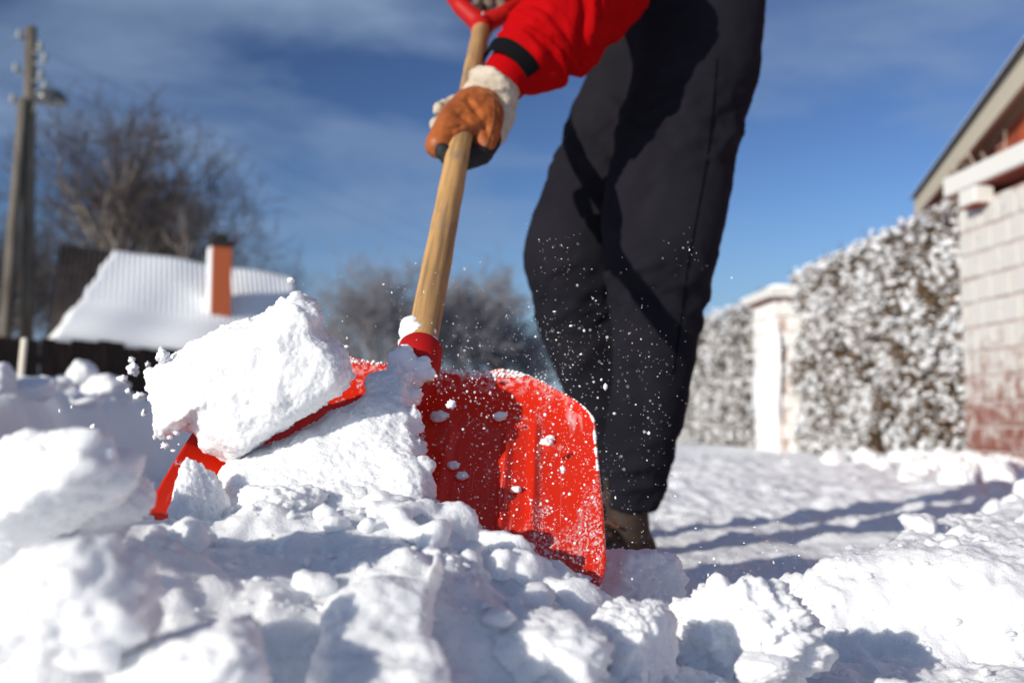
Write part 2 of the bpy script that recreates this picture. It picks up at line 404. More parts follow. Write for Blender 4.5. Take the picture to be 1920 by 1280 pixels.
# ---------------------------------------------------------------- snow-covered ground
def mound_amp(x):
    xs = np.array([-1.2, -0.6, -0.42, -0.33, -0.23, -0.08, 0.06, 0.12, 0.18, 0.30, 0.6, 2.0])
    hs = np.array([0.05, 0.17, 0.195, 0.150, 0.185, 0.165, 0.118, 0.085, 0.05, 0.025, 0.02, 0.02])
    return np.interp(x, xs, hs)
def hf(x, y, detail=True):
    x = np.asarray(x, float); y = np.asarray(y, float)
    n = x.size
    p2 = lambda s, z=0.0: np.stack([x * s, y * s, np.full(n, z)], 1)
    near = sstep(40, 6, y)
    z = 0.05 * fbm(p2(0.30, 1.0), 3) * sstep(2.5, 6, y) + 0.022 * fbm(p2(1.6, 2.0), 3) * sstep(1.0, 2.4, y) * near
    z = z + 0.05 * fbm(p2(3.2, 9.0), 4) * sstep(2.8, 5.0, y) * near * sstep(0.8, 2.2, x)
    z = z + 0.032 * fbm(p2(2.4, 12.0), 4) * sstep(2.2, 3.4, y) * near + (0.030 * fbm(p2(6.5, 14.0), 3) + 0.018 * fbm(p2(13.0, 15.0), 3)) * sstep(2.0, 2.8, y) * sstep(12, 7, y)
    wob = 0.05 * fbm(p2(4.0, 3.0), 4)
    # uncleared snow to the right with a cut face
    ax, ay, bx, by = 0.315, 1.15, 1.5, 2.75
    dl = math.hypot(bx - ax, by - ay)
    d1 = ((x - ax) * (by - ay) - (y - ay) * (bx - ax)) / dl
    d2 = y - (1.16 - 0.10 * (x - 0.33))
    dd = np.minimum(d1, d2 * 0.8) + wob
    top = 0.112 + 0.075 * fbm(p2(5.0, 4.0), 4) * sstep(0.10, 0.35, d1) + 0.016 * fbm(p2(14.0, 4.4), 3, mode='billow') * sstep(0.0, 0.25, d2)
    right = top * sstep(-0.075, 0.045, dd) * sstep(4.2, 2.2, y)
    z = z + right
    # cleared path is trampled
    z = z + 0.018 * fbm(p2(7.0, 5.0), 4) * sstep(0.06, -0.05, dd) * sstep(3.4, 2.0, y)
    # bank to the left of the path; its face looks to the right
    xb = -1.47 - 0.16 * (y - 3.0) + 0.10 * fbm(p2(1.8, 6.0), 3)
    bank = (0.385 + 0.05 * fbm(p2(2.6, 7.0), 3)) * sstep(-0.10, 0.12, xb - x) * sstep(1.4, 2.4, y) * sstep(30, 14, y)
    z = z + bank
    # heap in front of the blade
    fy = np.where(y < 0.93, (y - 0.93) / 0.36, (y - 0.93) / 0.20)
    am = mound_amp(x)
    z = z + am * np.exp(-fy * fy) * (1 + 0.25 * fbm(p2(6.0, 8.0), 3))
    # left shoulder of the heap, nearer the lens
    z = z + 0.10 * np.exp(-((x + 0.40) / 0.16) ** 2 - ((y - 0.72) / 0.16) ** 2)
    if detail:
        g = np.exp(-((y - 0.85) / 0.45) ** 2) * np.exp(-((x + 0.05) / 0.55) ** 2)
        q = p2(1.0, 0.0); q[:, 2] = z
        z = z + g * (0.010 * fbm(q * 11.0, 4, mode='billow') + 0.016 * fbm(q * 9.0 + 4, 5, gain=0.55) + 0.0045 * fbm(q * 48.0, 3, gain=0.6) + 0.0024 * fbm(q * 120.0, 2))
        z = z + (0.0035 * fbm(q * 30.0, 4) + 0.0015 * fbm(q * 110.0, 2)) * near * sstep(5, 2.0, y)
        gr_ = sstep(0.26, 0.40, x) * sstep(0.7, 0.9, y) * sstep(2.4, 1.6, y)
        z = z + gr_ * (0.007 * fbm(q * np.array([16.0, 16.0, 40.0]) + 3, 4, gain=0.6) + 0.004 * fbm(q * 34.0 + 8, 3, mode='ridge') + 0.003 * fbm(q * 90.0, 2))
    return z
def spaced(segs):
    out = []
    for a, b, s0, s1 in segs:
        t = a; 
        while t < b - 1e-6:
            out.append(t); f_ = (t - a) / (b - a); t += s0 + (s1 - s0) * f_
    out.append(segs[-1][1]); return np.array(out)
gx = spaced([(-400, -30, 60, 20), (-30, -4, 3, 0.25), (-4, -0.85, 0.12, 0.012), (-0.85, -0.6, 0.006, 0.0034), (-0.6, 0.62, 0.0034, 0.0034), (0.62, 1.1, 0.0045, 0.008), (1.1, 4, 0.009, 0.05), (4, 30, 0.2, 3), (30, 400, 20, 60)])
gy = spaced([(-30, -1, 4, 0.3), (-1, 0.45, 0.2, 0.012), (0.45, 0.55, 0.0055, 0.0036), (0.55, 1.3, 0.0036, 0.0036), (1.3, 3.2, 0.0045, 0.018), (3.2, 10, 0.02, 0.09), (10, 12, 0.1, 0.25), (12, 60, 0.4, 6), (60, 900, 12, 80)])
X, Y = np.meshgrid(gx, gy)
Z = hf(X.ravel(), Y.ravel())
nx, ny = len(gx), len(gy)
ii = np.arange(nx * ny).reshape(ny, nx)
quads = np.stack([ii[:-1, :-1].ravel(), ii[:-1, 1:].ravel(), ii[1:, 1:].ravel(), ii[1:, :-1].ravel()], 1)
g = obj('snow_ground', np.stack([X.ravel(), Y.ravel(), Z], 1), quads, M_snow)
tag(g, kind='structure')
def ground(x, y): return float(hf(np.array([x]), np.array([y]))[0])

def wallx(y): return 2.83 - 0.0755 * (y - 6.0)      # face of the hedge wall on the right
# ---------------------------------------------------------------- snow shapes
def chunk(c, rx, ry, rz, seed, sub=5, planes=9, lump=0.16, sharp=0.35):
    """a broken lump of snow: blunt facets, cauliflower relief and grain"""
    rs = np.random.RandomState(seed)
    V, Fc = ico(sub)
    n = rs.normal(size=(planes, 3)); n /= np.linalg.norm(n, axis=1)[:, None]
    d = rs.uniform(0.62, 1.0, planes)
    dot = V @ n.T
    r = np.where(dot > 0.15, d[None] / np.maximum(dot, 0.15), 3.0)
    k = 9.0
    r = -np.log(np.exp(-k * r).sum(1) + math.exp(-k * 1.15)) / k
    W = V * r[:, None]
    o = rs.uniform(0, 50, 3)
    r2 = 1 + lump * 0.8 * fbm(W * 2.3 + o, 3, mode='billow') + lump * 0.9 * fbm(W * 4.2 + o, 4) + lump * 0.35 * fbm(W * 12.0 + o, 4, gain=0.6)
    W = W * r2[:, None]
    A = rs.uniform(0, 2 * math.pi); ca, sa = math.cos(A), math.sin(A)
    W = W @ np.array([[ca, sa, 0], [-sa, ca, 0], [0, 0, 1]])
    W = W * np.array([rx, ry, rz]) + np.array(c)
    return W, Fc
def slab_shape(outline, depth_f, T, voxel, seed, amp=0.012, big=9.0, smooth=6, rings=((1.0, 0.0), (0.95, 0.5), (0.84, 0.85), (0.5, 1.0))):
    """block of snow with real thickness: outline, domed front and back, fused and roughened"""
    o = spline([list(p) for p in outline + outline[:1]], 6)[:-1]
    cx, cy = o.mean(0)
    n = len(o); V = []; Fc = []
    lay = [(s, -t) for s, t in reversed(rings)] + [(s, t) for s, t in rings[1:]]
    for s, t in lay:
        for q in o:
            x_, y_ = cx + (q[0] - cx) * s, cy + (q[1] - cy) * s
            V.append(P(x_, y_, depth_f(y_) + t * T / 2))
    for k in range(len(lay) - 1):
        for i in range(n):
            a, b = k * n + i, k * n + (i + 1) % n
            Fc.append((a, b, b + n, a + n))
    for k, flip in ((0, True), (len(lay) - 1, False)):
        c_i = len(V); s, t = lay[k]
        V.append(P(cx, cy, depth_f(cy) + t * T / 2))
        for i in range(n):
            a, b = k * n + i, k * n + (i + 1) % n
            Fc.append((b, a, c_i) if flip else (a, b, c_i))
    return [tuple(v) for v in V], Fc
def roughen(V, N, seed, amp, big):
    off = np.random.RandomState(seed).uniform(0, 40, 3)
    d = amp * fbm(V * big + off, 3) * 1.5 + amp * 0.4 * fbm(V * big * 3.1 + off, 3, mode='billow') + amp * 0.22 * fbm(V * big * 8 + off, 3) + 0.0026 * fbm(V * 300 + off, 2) + 0.0022 * fbm(V * 120 + off, 2)
    return V + N * d[:, None]

def clod(px, py, dep, wpx, hpx, seed, label, sub=5, ratio=1.0, mt=None, lump=0.16, group=None):
    s = dep / F
    c = P(px, py, dep)
    W, Fc = chunk(c, wpx / 2 * s * 1.05, wpx / 2 * s * ratio, hpx / 2 * s * 1.05, seed, sub, lump=lump)
    o = obj('snow_clod', W, Fc, mt or M_snow, loc=(c.x, c.y, W[:, 2].min()))
    tag(o, label, 'snow clod', group)
    return o
GF = 'loose clods in the foreground heap'
clod(95, 905, 0.66, 270, 235, 1, 'large blurred clod at the left edge, upper of the two big ones', group=GF)
clod(110, 1135, 0.55, 290, 250, 2, 'large blurred clod in the lower left corner of the heap', group=GF)
clod(215, 945, 0.72, 130, 120, 3, 'rounded lump leaning on the right of the upper left clod', group=GF)
clod(385, 1245, 0.56, 270, 150, 4, 'blurred wide clod at the bottom edge left of centre', group=GF)
clod(1190, 1225, 0.80, 170, 260, 5, 'pointed clod standing below the right tip of the red blade', sub=6, group=GF)
clod(1375, 1190, 0.92, 260, 180, 6, 'crumbly sunlit clod right of the pointed one', sub=6, group=GF, lump=0.22)
clod(1185, 1085, 1.16, 170, 130, 7, 'shaded pinkish lump behind the right edge of the red blade', group=GF)
clod(1085, 1125, 0.93, 110, 110, 8, 'rounded lump resting against the bottom right corner of the blade', sub=6, group=GF)
clod(370, 950, 0.93, 95, 170, 9, 'upright finger of snow before the left wing of the blade', sub=6, group=GF)
clod(1000, 1225, 0.74, 230, 150, 10, 'soft lump at the bottom edge right of the snow ridge', group=GF)
clod(520, 960, 0.94, 170, 110, 13, 'smooth grey lump on the heap under the lifted snow block', sub=6, group=GF)
clod(840, 1000, 0.95, 90, 80, 14, 'round lump at the foot of the blade beside the packed snow', sub=6, group=GF)
clod(935, 1040, 0.95, 120, 90, 15, 'sunlit lump along the lower edge of the red blade', sub=6, group=GF)
clod(1430, 1250, 0.85, 100, 60, 16, 'small clod at the bottom edge before the crumbly one', group=GF)
# the curled ridge in the middle of the foreground
mb = MB()
mb.add(*slab_shape([(600, 1190), (640, 1120), (720, 1080), (790, 1075), (815, 1040), (832, 1055), (830, 1120), (825, 1180), (845, 1300), (600, 1330)], lambda y: 0.735 - (y - 1050) / 250 * 0.12, 0.09, 0.003, 21))
V, Fc, N = remesh(mb, 0.0032, 8)
c = V.mean(0)
o = obj('snow_ridge', roughen(V, N, 22, 0.009, 12), Fc, M_snow, loc=(c[0], c[1], V[:, 2].min()))
tag(o, 'curled snow ridge with a thin upright tip in the middle foreground', 'snow ridge')

# ---------------------------------------------------------------- the shovel
TR, TL = P(1133.6, 1128, 0.943), P(240.8, 1034.7, 0.9366)
Bk = P(780.2, 734.7, 1.2387)
Fc_ = (TR + TL) / 2
ea = (TR - TL).normalized()
el = (Fc_ - Bk); el = (el - ea * el.dot(ea)).normalized()
en = ea.cross(el).normalized()
if en.z < 0: en = -en
BL = (Fc_ - Bk).dot(el); BW = (TR - TL).length / 2
shovel = empty('snow_shovel', Fc_)
tag(shovel, 'red plastic snow shovel with a pale wooden shaft, pushed into the heap', 'shovel')
def blade_pt(u, v):
    """u -1..1 across, v 0..1 from the shaft to the front edge"""
    vl = v * BL; rx, ry = 0.118, 0.073
    if vl < ry: wd = BW * 0.98 - rx + rx * math.sqrt(max(0, 1 - (1 - vl / ry) ** 2))
    else: wd = BW * (0.98 + 0.02 * sm((vl - ry) / (BL - ry)))
    if v > 0.86: wd *= 1 - 0.047 * ((v - 0.86) / 0.14) ** 2
    x = u * wd
    # curl of the rim
    side = abs(u) ** 5 * 0.024 * (1 - 0.55 * max(0, (v - 0.5) / 0.5) ** 2)
    back = 0.036 * max(0, 1 - vl / 0.085) ** 2
    z = max(side, back) + min(side, back) * 0.35
    fade = sm((vl - 0.03) / 0.05) * sm((BL * 0.93 - vl) / 0.06)
    for rc, rw, rh in ((-0.150, 0.005, 0.005), (-0.118, 0.005, 0.005), (-0.05, 0.007, 0.005), (0.05, 0.007, 0.005), (0.118, 0.005, 0.005), (0.150, 0.005, 0.005)):
        z += rh * fade * math.exp(-((x - rc) / rw) ** 2)
    return Bk + ea * x + el * vl + en * z
def sm(t): t = min(1, max(0, t)); return t * t * (3 - 2 * t)
NU, NV = 170, 90
V = []; 
for j in range(NV + 1):
    v = (j / NV) ** 1.5
    for i in range(NU + 1):
        V.append(blade_pt(-1 + 2 * i / NU, v))
V = np.array([v[:] for v in V])
ii = np.arange((NU + 1) * (NV + 1)).reshape(NV + 1, NU + 1)
q = np.stack([ii[:-1, :-1].ravel(), ii[:-1, 1:].ravel(), ii[1:, 1:].ravel(), ii[1:, :-1].ravel()], 1)
N = normals(V, q)
if (N @ np.array(en)).mean() < 0: N = -N
th = 0.0032
nV = len(V)
V2 = np.concatenate([V, V - N * th])
fq = [tuple(f) for f in q] + [tuple(f[::-1] + nV) for f in q]
rim = list(ii[0, :]) + list(ii[1:, -1]) + list(ii[-1, -2::-1]) + list(ii[-2:0:-1, 0])
for a, b in zip(rim, rim[1:] + rim[:1]): fq.append((b, a, a + nV, b + nV))
blade = obj('blade', V2, np.array(fq), M_red, shovel)
rel = V2 - np.array(Bk)
at_ = blade.data.attributes.new('blade_xy', 'FLOAT_VECTOR', 'POINT')
at_.data.foreach_set('vector', np.stack([rel @ np.array(ea), rel @ np.array(el), rel @ np.array(en)], 1).astype(np.float32).ravel())
# socket that takes the shaft
SB = P(786, 668, 1.165); ST = P(904, 50, 2.06)
sdir = (ST - SB).normalized()
s0 = P(748, 800, 1.10)
b0 = Bk + el * 0.10 + en * 0.014
prof = [(b0, 0.012), (b0 * 0.66 + SB * 0.34, 0.021), (b0 * 0.33 + SB * 0.67, 0.026), (SB - sdir * 0.012, 0.027), (SB + sdir * 0.012, 0.0265), (SB + sdir * 0.016, 0.0235)]
MB().add(*tube([p for p, r in prof], [r for p, r in prof], 28)).obj('socket', M_red_clean, shovel)
# shaft, slightly uneven
n = 60; V = []; Fq = []
SE = ST + sdir * 0.03
ups = Vector((0, 0, 1)); ups = (ups - sdir * ups.dot(sdir)).normalized(); sid = sdir.cross(ups)
shaft_o = bpy.data.objects.new('shaft', None)
pts = [SB - sdir * 0.04 + (SE - SB + sdir * 0.04) * (i / n) for i in range(n + 1)]
rad = [0.0192 + 0.0006 * math.sin(i * 0.9) * math.sin(i * 0.37) for i in range(n + 1)]
# the shaft lies along its own z so that its grain runs lengthwise
rotm = sdir.to_track_quat('Z', 'Y').to_matrix()
LV, LF = tube([(0, 0, i / n * (SE - SB + sdir * 0.04).length) for i in range(n + 1)], rad, 24)
me = make_mesh('shaft', LV, LF); me.materials.append(M_shaft)
shaft = bpy.data.objects.new('shaft', me); C.objects.link(shaft); shaft.parent = shovel
shaft.location = pts[0] - shovel.location; shaft.rotation_euler = rotm.to_euler()
bpy.data.objects.remove(shaft_o)
# D grip
mb = MB()
mb.add(*tube([ST - sdir * 0.035, ST - sdir * 0.03, ST + sdir * 0.03, ST + sdir * 0.04], [0.0215, 0.0235, 0.025, 0.022], 20))
gl, gr = P(838, -24, 2.14), P(985, 2, 2.14)
mb.add(*tube([ST + sdir * 0.005, P(866, 14, 2.08), gl], [0.022, 0.020, 0.018], 12, ratio=1.1))
mb.add(*tube([ST + sdir * 0.005, P(944, 28, 2.08), gr], [0.022, 0.020, 0.018], 12, ratio=1.1))
mb.add(*tube([gl, (gl + gr) / 2, gr], [0.015, 0.0165, 0.015], 14))
V, Fc, N = remesh(mb, 0.0035, 5)
obj('grip', V, Fc, M_red_clean, shovel)
V, Fc = sphere(P(906, 26, 2.035), 0.004, 2)
obj('rivet', V, Fc, M_steel, shovel)

# ---------------------------------------------------------------- snow carried by the shovel
block = [(277, 722), (285, 692), (332, 660), (400, 622), (478, 596), (530, 562), (572, 556), (602, 580), (608, 618), (638, 652), (657, 692), (648, 722), (600, 766), (515, 826), (455, 868), (415, 862), (385, 832), (366, 798), (345, 782), (322, 800), (300, 806), (288, 775)]
def crumble(mb, outline, depth_f, T, seed, n, lo, hi):
    """knobs along the broken edge and pits over the face"""
    rs = np.random.RandomState(seed); o = spline([list(p) for p in outline + outline[:1]], 12)
    for i in range(n):
        q = o[rs.randint(len(o))]; r = lo + (hi - lo) * rs.rand() ** 2.5
        mx_, my_ = np.mean([p[0] for p in outline]), np.mean([p[1] for p in outline])
        c = P(q[0] + (mx_ - q[0]) * 0.035 + rs.normal(0, 2), q[1] + (my_ - q[1]) * 0.035 + rs.normal(0, 2), depth_f(q[1]) + rs.uniform(-0.30, 0.30) * T)
        V_, F_ = ico(2); mb.add(V_ * (1 + 0.5 * fbm(V_ * 1.5 + rs.uniform(0, 40, 3), 2))[:, None] * r + np.array(c[:]), [tuple(f) for f in F_])
mb = MB(); mb.add(*slab_shape(block, lambda y: 1.02, 0.105, 0.0025, 31)); crumble(mb, block, lambda y: 1.02, 0.105, 131, 90, 0.0025, 0.0085)
V, Fc, N = remesh(mb, 0.0019, 5)
c = V.mean(0)
o = obj('snow_block', roughen(V, N, 33, 0.0065, 9), Fc, M_snow, loc=(c[0], c[1], V[:, 2].min()))
tag(o, 'thick white block of snow breaking off over the left of the shovel', 'snow block')
heap = [(505, 835), (600, 785), (688, 742), (698, 704), (735, 692), (766, 706), (774, 770), (788, 830), (800, 905), (806, 985), (800, 1060), (600, 1080), (430, 1010), (405, 905), (425, 862)]
mb = MB(); mb.add(*slab_shape(heap, lambda y: 1.115 - (y - 690) / 340 * 0.185, 0.085, 0.0026, 35, rings=((1.0, 0.0), (0.97, 0.5), (0.9, 0.85), (0.6, 1.0))))
crumble(mb, heap[3:11], lambda y: 1.115 - (y - 690) / 340 * 0.185, 0.085, 132, 55, 0.004, 0.012)
V, Fc, N = remesh(mb, 0.0019, 4)
c = V.mean(0)
o = obj('packed_snow', roughen(V, N, 37, 0.0060, 14), Fc, M_snow, loc=(c[0], c[1], V[:, 2].min()))
tag(o, 'wedge of packed snow lying down the middle of the red blade', 'snow heap')

# snow stuck to the shaft, socket and rim of the blade
mb = MB(); rs = np.random.RandomState(41)
def blob(c, r, sc=(1, 1, 1), sub=2, lump=0.35):
    V, Fc = ico(sub); W = V * (1 + lump * fbm(V * 1.8 + rs.uniform(0, 40, 3), 3))[:, None] * np.array(sc) * r
    mb.add(W + np.array(c), [tuple(f) for f in Fc])
for px, py, r in ((772, 612, 0.014), (790, 622, 0.013), (778, 630, 0.016), (800, 610, 0.009), (765, 622, 0.011), (806, 628, 0.009), (803, 549, 0.009), (797, 557, 0.007), (812, 546, 0.006), (790, 575, 0.004), (797, 570, 0.003), (795, 588, 0.006), (792, 598, 0.004), (784, 582, 0.003),
                  (770, 640, 0.010), (790, 645, 0.011), (808, 640, 0.008), (760, 645, 0.009)):
    t = (668 - py) / 618.0
    base = SB.lerp(ST, max(0, (1 / (1 / 1.165 + (1 / 2.06 - 1 / 1.165) * t) - 1.165) / (2.06 - 1.165)))
    blob(P(px, py, base.y - 0.012), r, (1, 0.7, 1), 3)
for px, py, r in ((755, 675, 0.016), (765, 690, 0.015), (785, 695, 0.014), (800, 700, 0.010), (775, 705, 0.014), (745, 690, 0.012), (760, 660, 0.009), (795, 680, 0.008)):
    blob(P(px, py, 1.128), r, (1, 0.55, 1), 3)
for i in range(900):
    u = rs.uniform(-0.3, 1.0) ; vv = 0.0
    if rs.rand() < 0.35: u = rs.choice([-1, 1]) ; vv = rs.uniform(0, 0.55) ** 1.2
    else: vv = rs.uniform(0, 0.012); u = rs.uniform(-1, 1) if rs.rand() < .6 else rs.uniform(0.2, 1)
    blob(blade_pt(u * 0.995, vv) + en * 0.001, 0.0005 + 0.0022 * rs.rand() ** 3, (1, 1, 0.8), 1, 0.6)
for i in range(900):
    u = rs.uniform(-0.1, 0.98); vv = rs.uniform(0.04, 0.95)
    r_ = 0.0004 + 0.0016 * rs.rand() ** 5
    blob(blade_pt(u, vv) + en * r_ * 0.4, r_, (1, 1, 0.8), 1, 0.5)
for u, vv, r_ in ((0.16, 0.18, 0.0085), (0.19, 0.17, 0.005), (0.5, 0.15, 0.007), (0.28, 0.45, 0.006), (0.33, 0.5, 0.006), (0.60, 0.55, 0.005), (0.75, 0.28, 0.006), (0.77, 0.25, 0.004), (0.2, 0.62, 0.004), (0.35, 0.7, 0.004)):
    blob(blade_pt(u, vv) + en * r_ * 0.5, r_, (1.2, 0.8, 0.8), 3, 0.5)
o = mb.obj('clinging_snow', M_flake); tag(o, 'flecks and crusts of snow clinging to the shovel', 'snow', kind='stuff')

# crumbs lying on the heap
mb = MB(); rs = np.random.RandomState(51)
n = 2400
cx_ = rs.normal(0.0, 0.34, n); cy_ = rs.uniform(0.55, 1.35, n)
cz_ = hf(cx_, cy_)
for i in range(n):
    r_ = 0.0010 + 0.0045 * rs.rand() ** 4 + (0.004 * rs.rand() if rs.rand() < 0.05 else 0)
    W, F_ = chunk((cx_[i], cy_[i], cz_[i] + r_ * 0.25), r_, r_ * rs.uniform(0.6, 1.2), r_ * rs.uniform(0.5, 0.9), int(rs.randint(1e6)), 2 if r_ < 0.004 else 3, planes=7, lump=0.3)
    mb.add(W, [tuple(f) for f in F_])
o = mb.obj('snow_crumbs', M_snow); tag(o, 'small crumbs of snow strewn over the foreground heap', 'snow', kind='stuff')

mb = MB(); rs = np.random.RandomState(53)
def lump(x, y, r, sink=0.35):
    z = ground(x, y)
    W, F_ = chunk((x, y, z + r * (0.5 - sink)), r, r * rs.uniform(0.75, 1.15), r * rs.uniform(0.65, 1.0), int(rs.randint(1e6)), 4 if r > 0.012 else 3, planes=10, lump=0.22)
    mb.add(W, [tuple(f) for f in F_])
for i in range(105):
    u = rs.uniform(0.02, 1.0); q_ = Bk.lerp(TL.lerp(TR, 0.5), 0.86) + ea * (BW * (-0.05 + 1.0 * u))
    lump(q_.x + rs.normal(0, 0.012), q_.y - abs(rs.normal(0.0, 0.06)) - 0.012, 0.006 + 0.020 * rs.rand() ** 1.8, 0.1 if rs.rand() < 0.5 else 0.4)
for i in range(110):
    lump(rs.normal(-0.1, 0.26), rs.uniform(0.62, 0.98), 0.004 + 0.016 * rs.rand() ** 2.5)
for i in range(120):
    y = rs.uniform(1.2, 3.4); x = 0.36 + (y - 1.15) * 0.62 + rs.uniform(-0.10, 0.75) * (0.5 + 0.4 * y)
    lump(x, y, 0.008 + 0.035 * rs.rand() ** 3)
for i in range(60):
    y = rs.uniform(3.6, 6.5); lump(wallx(y) - 0.2 - abs(rs.normal(0, 0.5)), y, 0.03 + 0.08 * rs.rand() ** 2)
V, Fc = mb.arr()
me = bpy.data.meshes.new('work'); me.from_pydata([tuple(map(float, v)) for v in V], [], Fc); wo_ = bpy.data.objects.new('work', me); C.objects.link(wo_)
md = wo_.modifiers.new('r', 'REMESH'); md.mode = 'VOXEL'; md.voxel_size = 0.0032; md2 = wo_.modifiers.new('s', 'SMOOTH'); md2.factor = 0.5; md2.iterations = 4
e = bpy.data.meshes.new_from_object(wo_.evaluated_get(bpy.context.evaluated_depsgraph_get())); V, Fc, N = arrays(e)
bpy.data.objects.remove(wo_); bpy.data.meshes.remove(me); bpy.data.meshes.remove(e)
V = V + N * (0.0016 * fbm(V * 190, 2) + 0.0030 * fbm(V * 60, 3))[:, None]
o = obj('snow_lumps', V, Fc, M_snow); tag(o, 'broken lumps of snow at the foot of the blade and along the cut bank', 'snow', kind='stuff')

# flying snow
mb = MB(); rs = np.random.RandomState(61)
def fleck(px, py, dep, r):
    oV, oF = ico(3 if r > 0.0025 else 1)
    dn = 0.7 * fbm(oV * 1.6 + rs.uniform(0, 40, 3), 3, mode='billow') if r > 0.0025 else 0.3 * rs.uniform(-1, 1, len(oV))
    W = oV * (1 + dn)[:, None] * r * (rs.uniform(0.7, 1.3, 3) if r > 0.0025 else rs.uniform(0.55, 1.7, 3))
    mb.add(W + np.array(P(px, py, dep)[:]), [tuple(f) for f in oF])
bursts = [(rs.normal(1120, 110), rs.normal(800, 150)) for _ in range(26)] + [(rs.uniform(1150, 1500), rs.normal(1060, 50)) for _ in range(14)] + [(rs.normal(880, 190), rs.normal(640, 70)) for _ in range(12)]
for i in range(1150):
    q_ = rs.rand()
    if q_ < 0.45: px, py = rs.normal(1130, 90), rs.normal(820, 130)
    elif q_ < 0.75: px, py = rs.uniform(1180, 1560), rs.normal(1060, 60)
    else: px, py = rs.normal(880, 170), rs.normal(640, 90)
    if rs.rand() < 0.6: k_ = bursts[rs.randint(len(bursts))]; px, py = rs.normal(k_[0], 22), rs.normal(k_[1], 26)
    dep = rs.uniform(0.95, 1.7)
    if 770 < px < 1125 and py > 700: dep = rs.uniform(0.85, 0.98)
    fleck(px, py, dep, 0.00035 + 0.0010 * rs.rand() ** 5)
for i in range(1200):        # powder
    if rs.rand() < 0.55: k_ = bursts[rs.randint(len(bursts))]; px, py = rs.normal(k_[0], 30), rs.normal(k_[1], 34)
    else: px, py = rs.normal(1010, 150), rs.normal(800, 140)
    dep = rs.uniform(0.92, 1.35)
    if 770 < px < 1125 and py > 700: dep = rs.uniform(0.84, 0.96)
    fleck(px, py, dep, rs.uniform(0.00018, 0.00042))
for px, py, r_ in ((247, 675, 7), (250, 692, 10), (277, 683, 7), (305, 668, 12), (315, 672, 7), (230, 710, 8), (240, 733, 6), (263, 742, 12), (270, 775, 6), (302, 813, 7), (318, 820, 5), (290, 820, 5), (310, 835, 8), (330, 812, 4), (325, 845, 5), (335, 833, 3), (175, 800, 6), (112, 770, 4), (135, 763, 4), (846, 758, 9), (1135, 725, 5), (1055, 880, 6), (545, 525, 6), (600, 587, 6), (650, 650, 5)):
    dep = 1.0 if px > 285 else 1.25
    fleck(px, py, dep, r_ * 0.9 * dep / F)
o = mb.obj('flying_snow', M_flake); tag(o, 'fine snow flecks flying around the blade and legs', 'snow', kind='stuff')

# ---------------------------------------------------------------- the person
GZ = ground(0.22, 2.0)
def ring_loft(rows, n=32):
    """rows: centre, half-width along x, half-depth along y"""
    V = []; Fc = []
    for c, a, b, tilt in rows:
        for k in range(n):
            an = 2 * math.pi * k / n
            x, y = a * math.cos(an), b * math.sin(an)
            V.append((c[0] + x, c[1] + y, c[2] + tilt * x))
    for i in range(len(rows) - 1):
        for k in range(n):
            p, q = i * n + k, i * n + (k + 1) % n
            Fc.append((p, q, q + n, p + n))
    Fc.append(tuple(range(n - 1, -1, -1))); Fc.append(tuple((len(rows) - 1) * n + k for k in range(n)))
    return V, Fc
near_leg = [(-120, 1215, 1425, 2.07, 0.80), (-20, 1200, 1440, 2.06, 0.80), (70, 1190, 1433, 2.04, 0.78), (150, 1180, 1424, 2.02, 0.78), (230, 1160, 1398, 2.0, 0.76), (320, 1138, 1381, 1.98, 0.74), (400, 1126, 1366, 1.955, 0.74), (470, 1127, 1350, 1.94, 0.76), (540, 1138, 1334, 1.945, 0.80),
            (620, 1150, 1316, 1.96, 0.86), (700, 1150, 1300, 1.975, 0.90), (780, 1140, 1284, 1.985, 0.94), (850, 1134, 1266, 1.99, 0.96), (905, 1138, 1250, 1.99, 1.0), (935, 1142, 1238, 1.99, 1.0), (955, 1152, 1215, 1.99, 1.0)]
far_leg = [(-120, 1190, 1400, 2.16, 0.80), (-20, 1160, 1380, 2.17, 0.80), (60, 1132, 1340, 2.17, 0.8), (120, 1106, 1310, 2.17, 0.78), (230, 1058, 1270, 2.15, 0.78), (330, 1022, 1230, 2.13, 0.78), (400, 998, 1205, 2.12, 0.78), (450, 984, 1190, 2.11, 0.8), (500, 982, 1178, 2.12, 0.82),
           (570, 998, 1178, 2.15, 0.86), (650, 1022, 1185, 2.18, 0.9), (720, 1050, 1195, 2.21, 0.95), (800, 1078, 1200, 2.24, 1.0), (860, 1098, 1203, 2.26, 1.0), (900, 1112, 1198, 2.27, 1.0), (915, 1125, 1185, 2.27, 1.0)]
def leg_rows(t, m=3):
    s = spline(t, m); rows = []
    for py, xl, xr, dp, ra in s:
        c = P((xl + xr) / 2, py, dp); a = (xr - xl) / 2 * dp / F
        rows.append((c, a, a * ra, 0.0))
    return rows[::-1]
mb = MB()
mb.add(*ring_loft(leg_rows(near_leg))); mb.add(*ring_loft(leg_rows(far_leg)))
# seat and hips
mb.add(*ring_loft([(P(1275, 190, 2.09), 0.09, 0.10, 0), (P(1285, 110, 2.10), 0.135, 0.14, 0), (P(1290, 20, 2.11), 0.150, 0.17, 0), (P(1290, -80, 2.11), 0.150, 0.17, 0), (P(1283, -170, 2.11), 0.14, 0.165, 0)]))
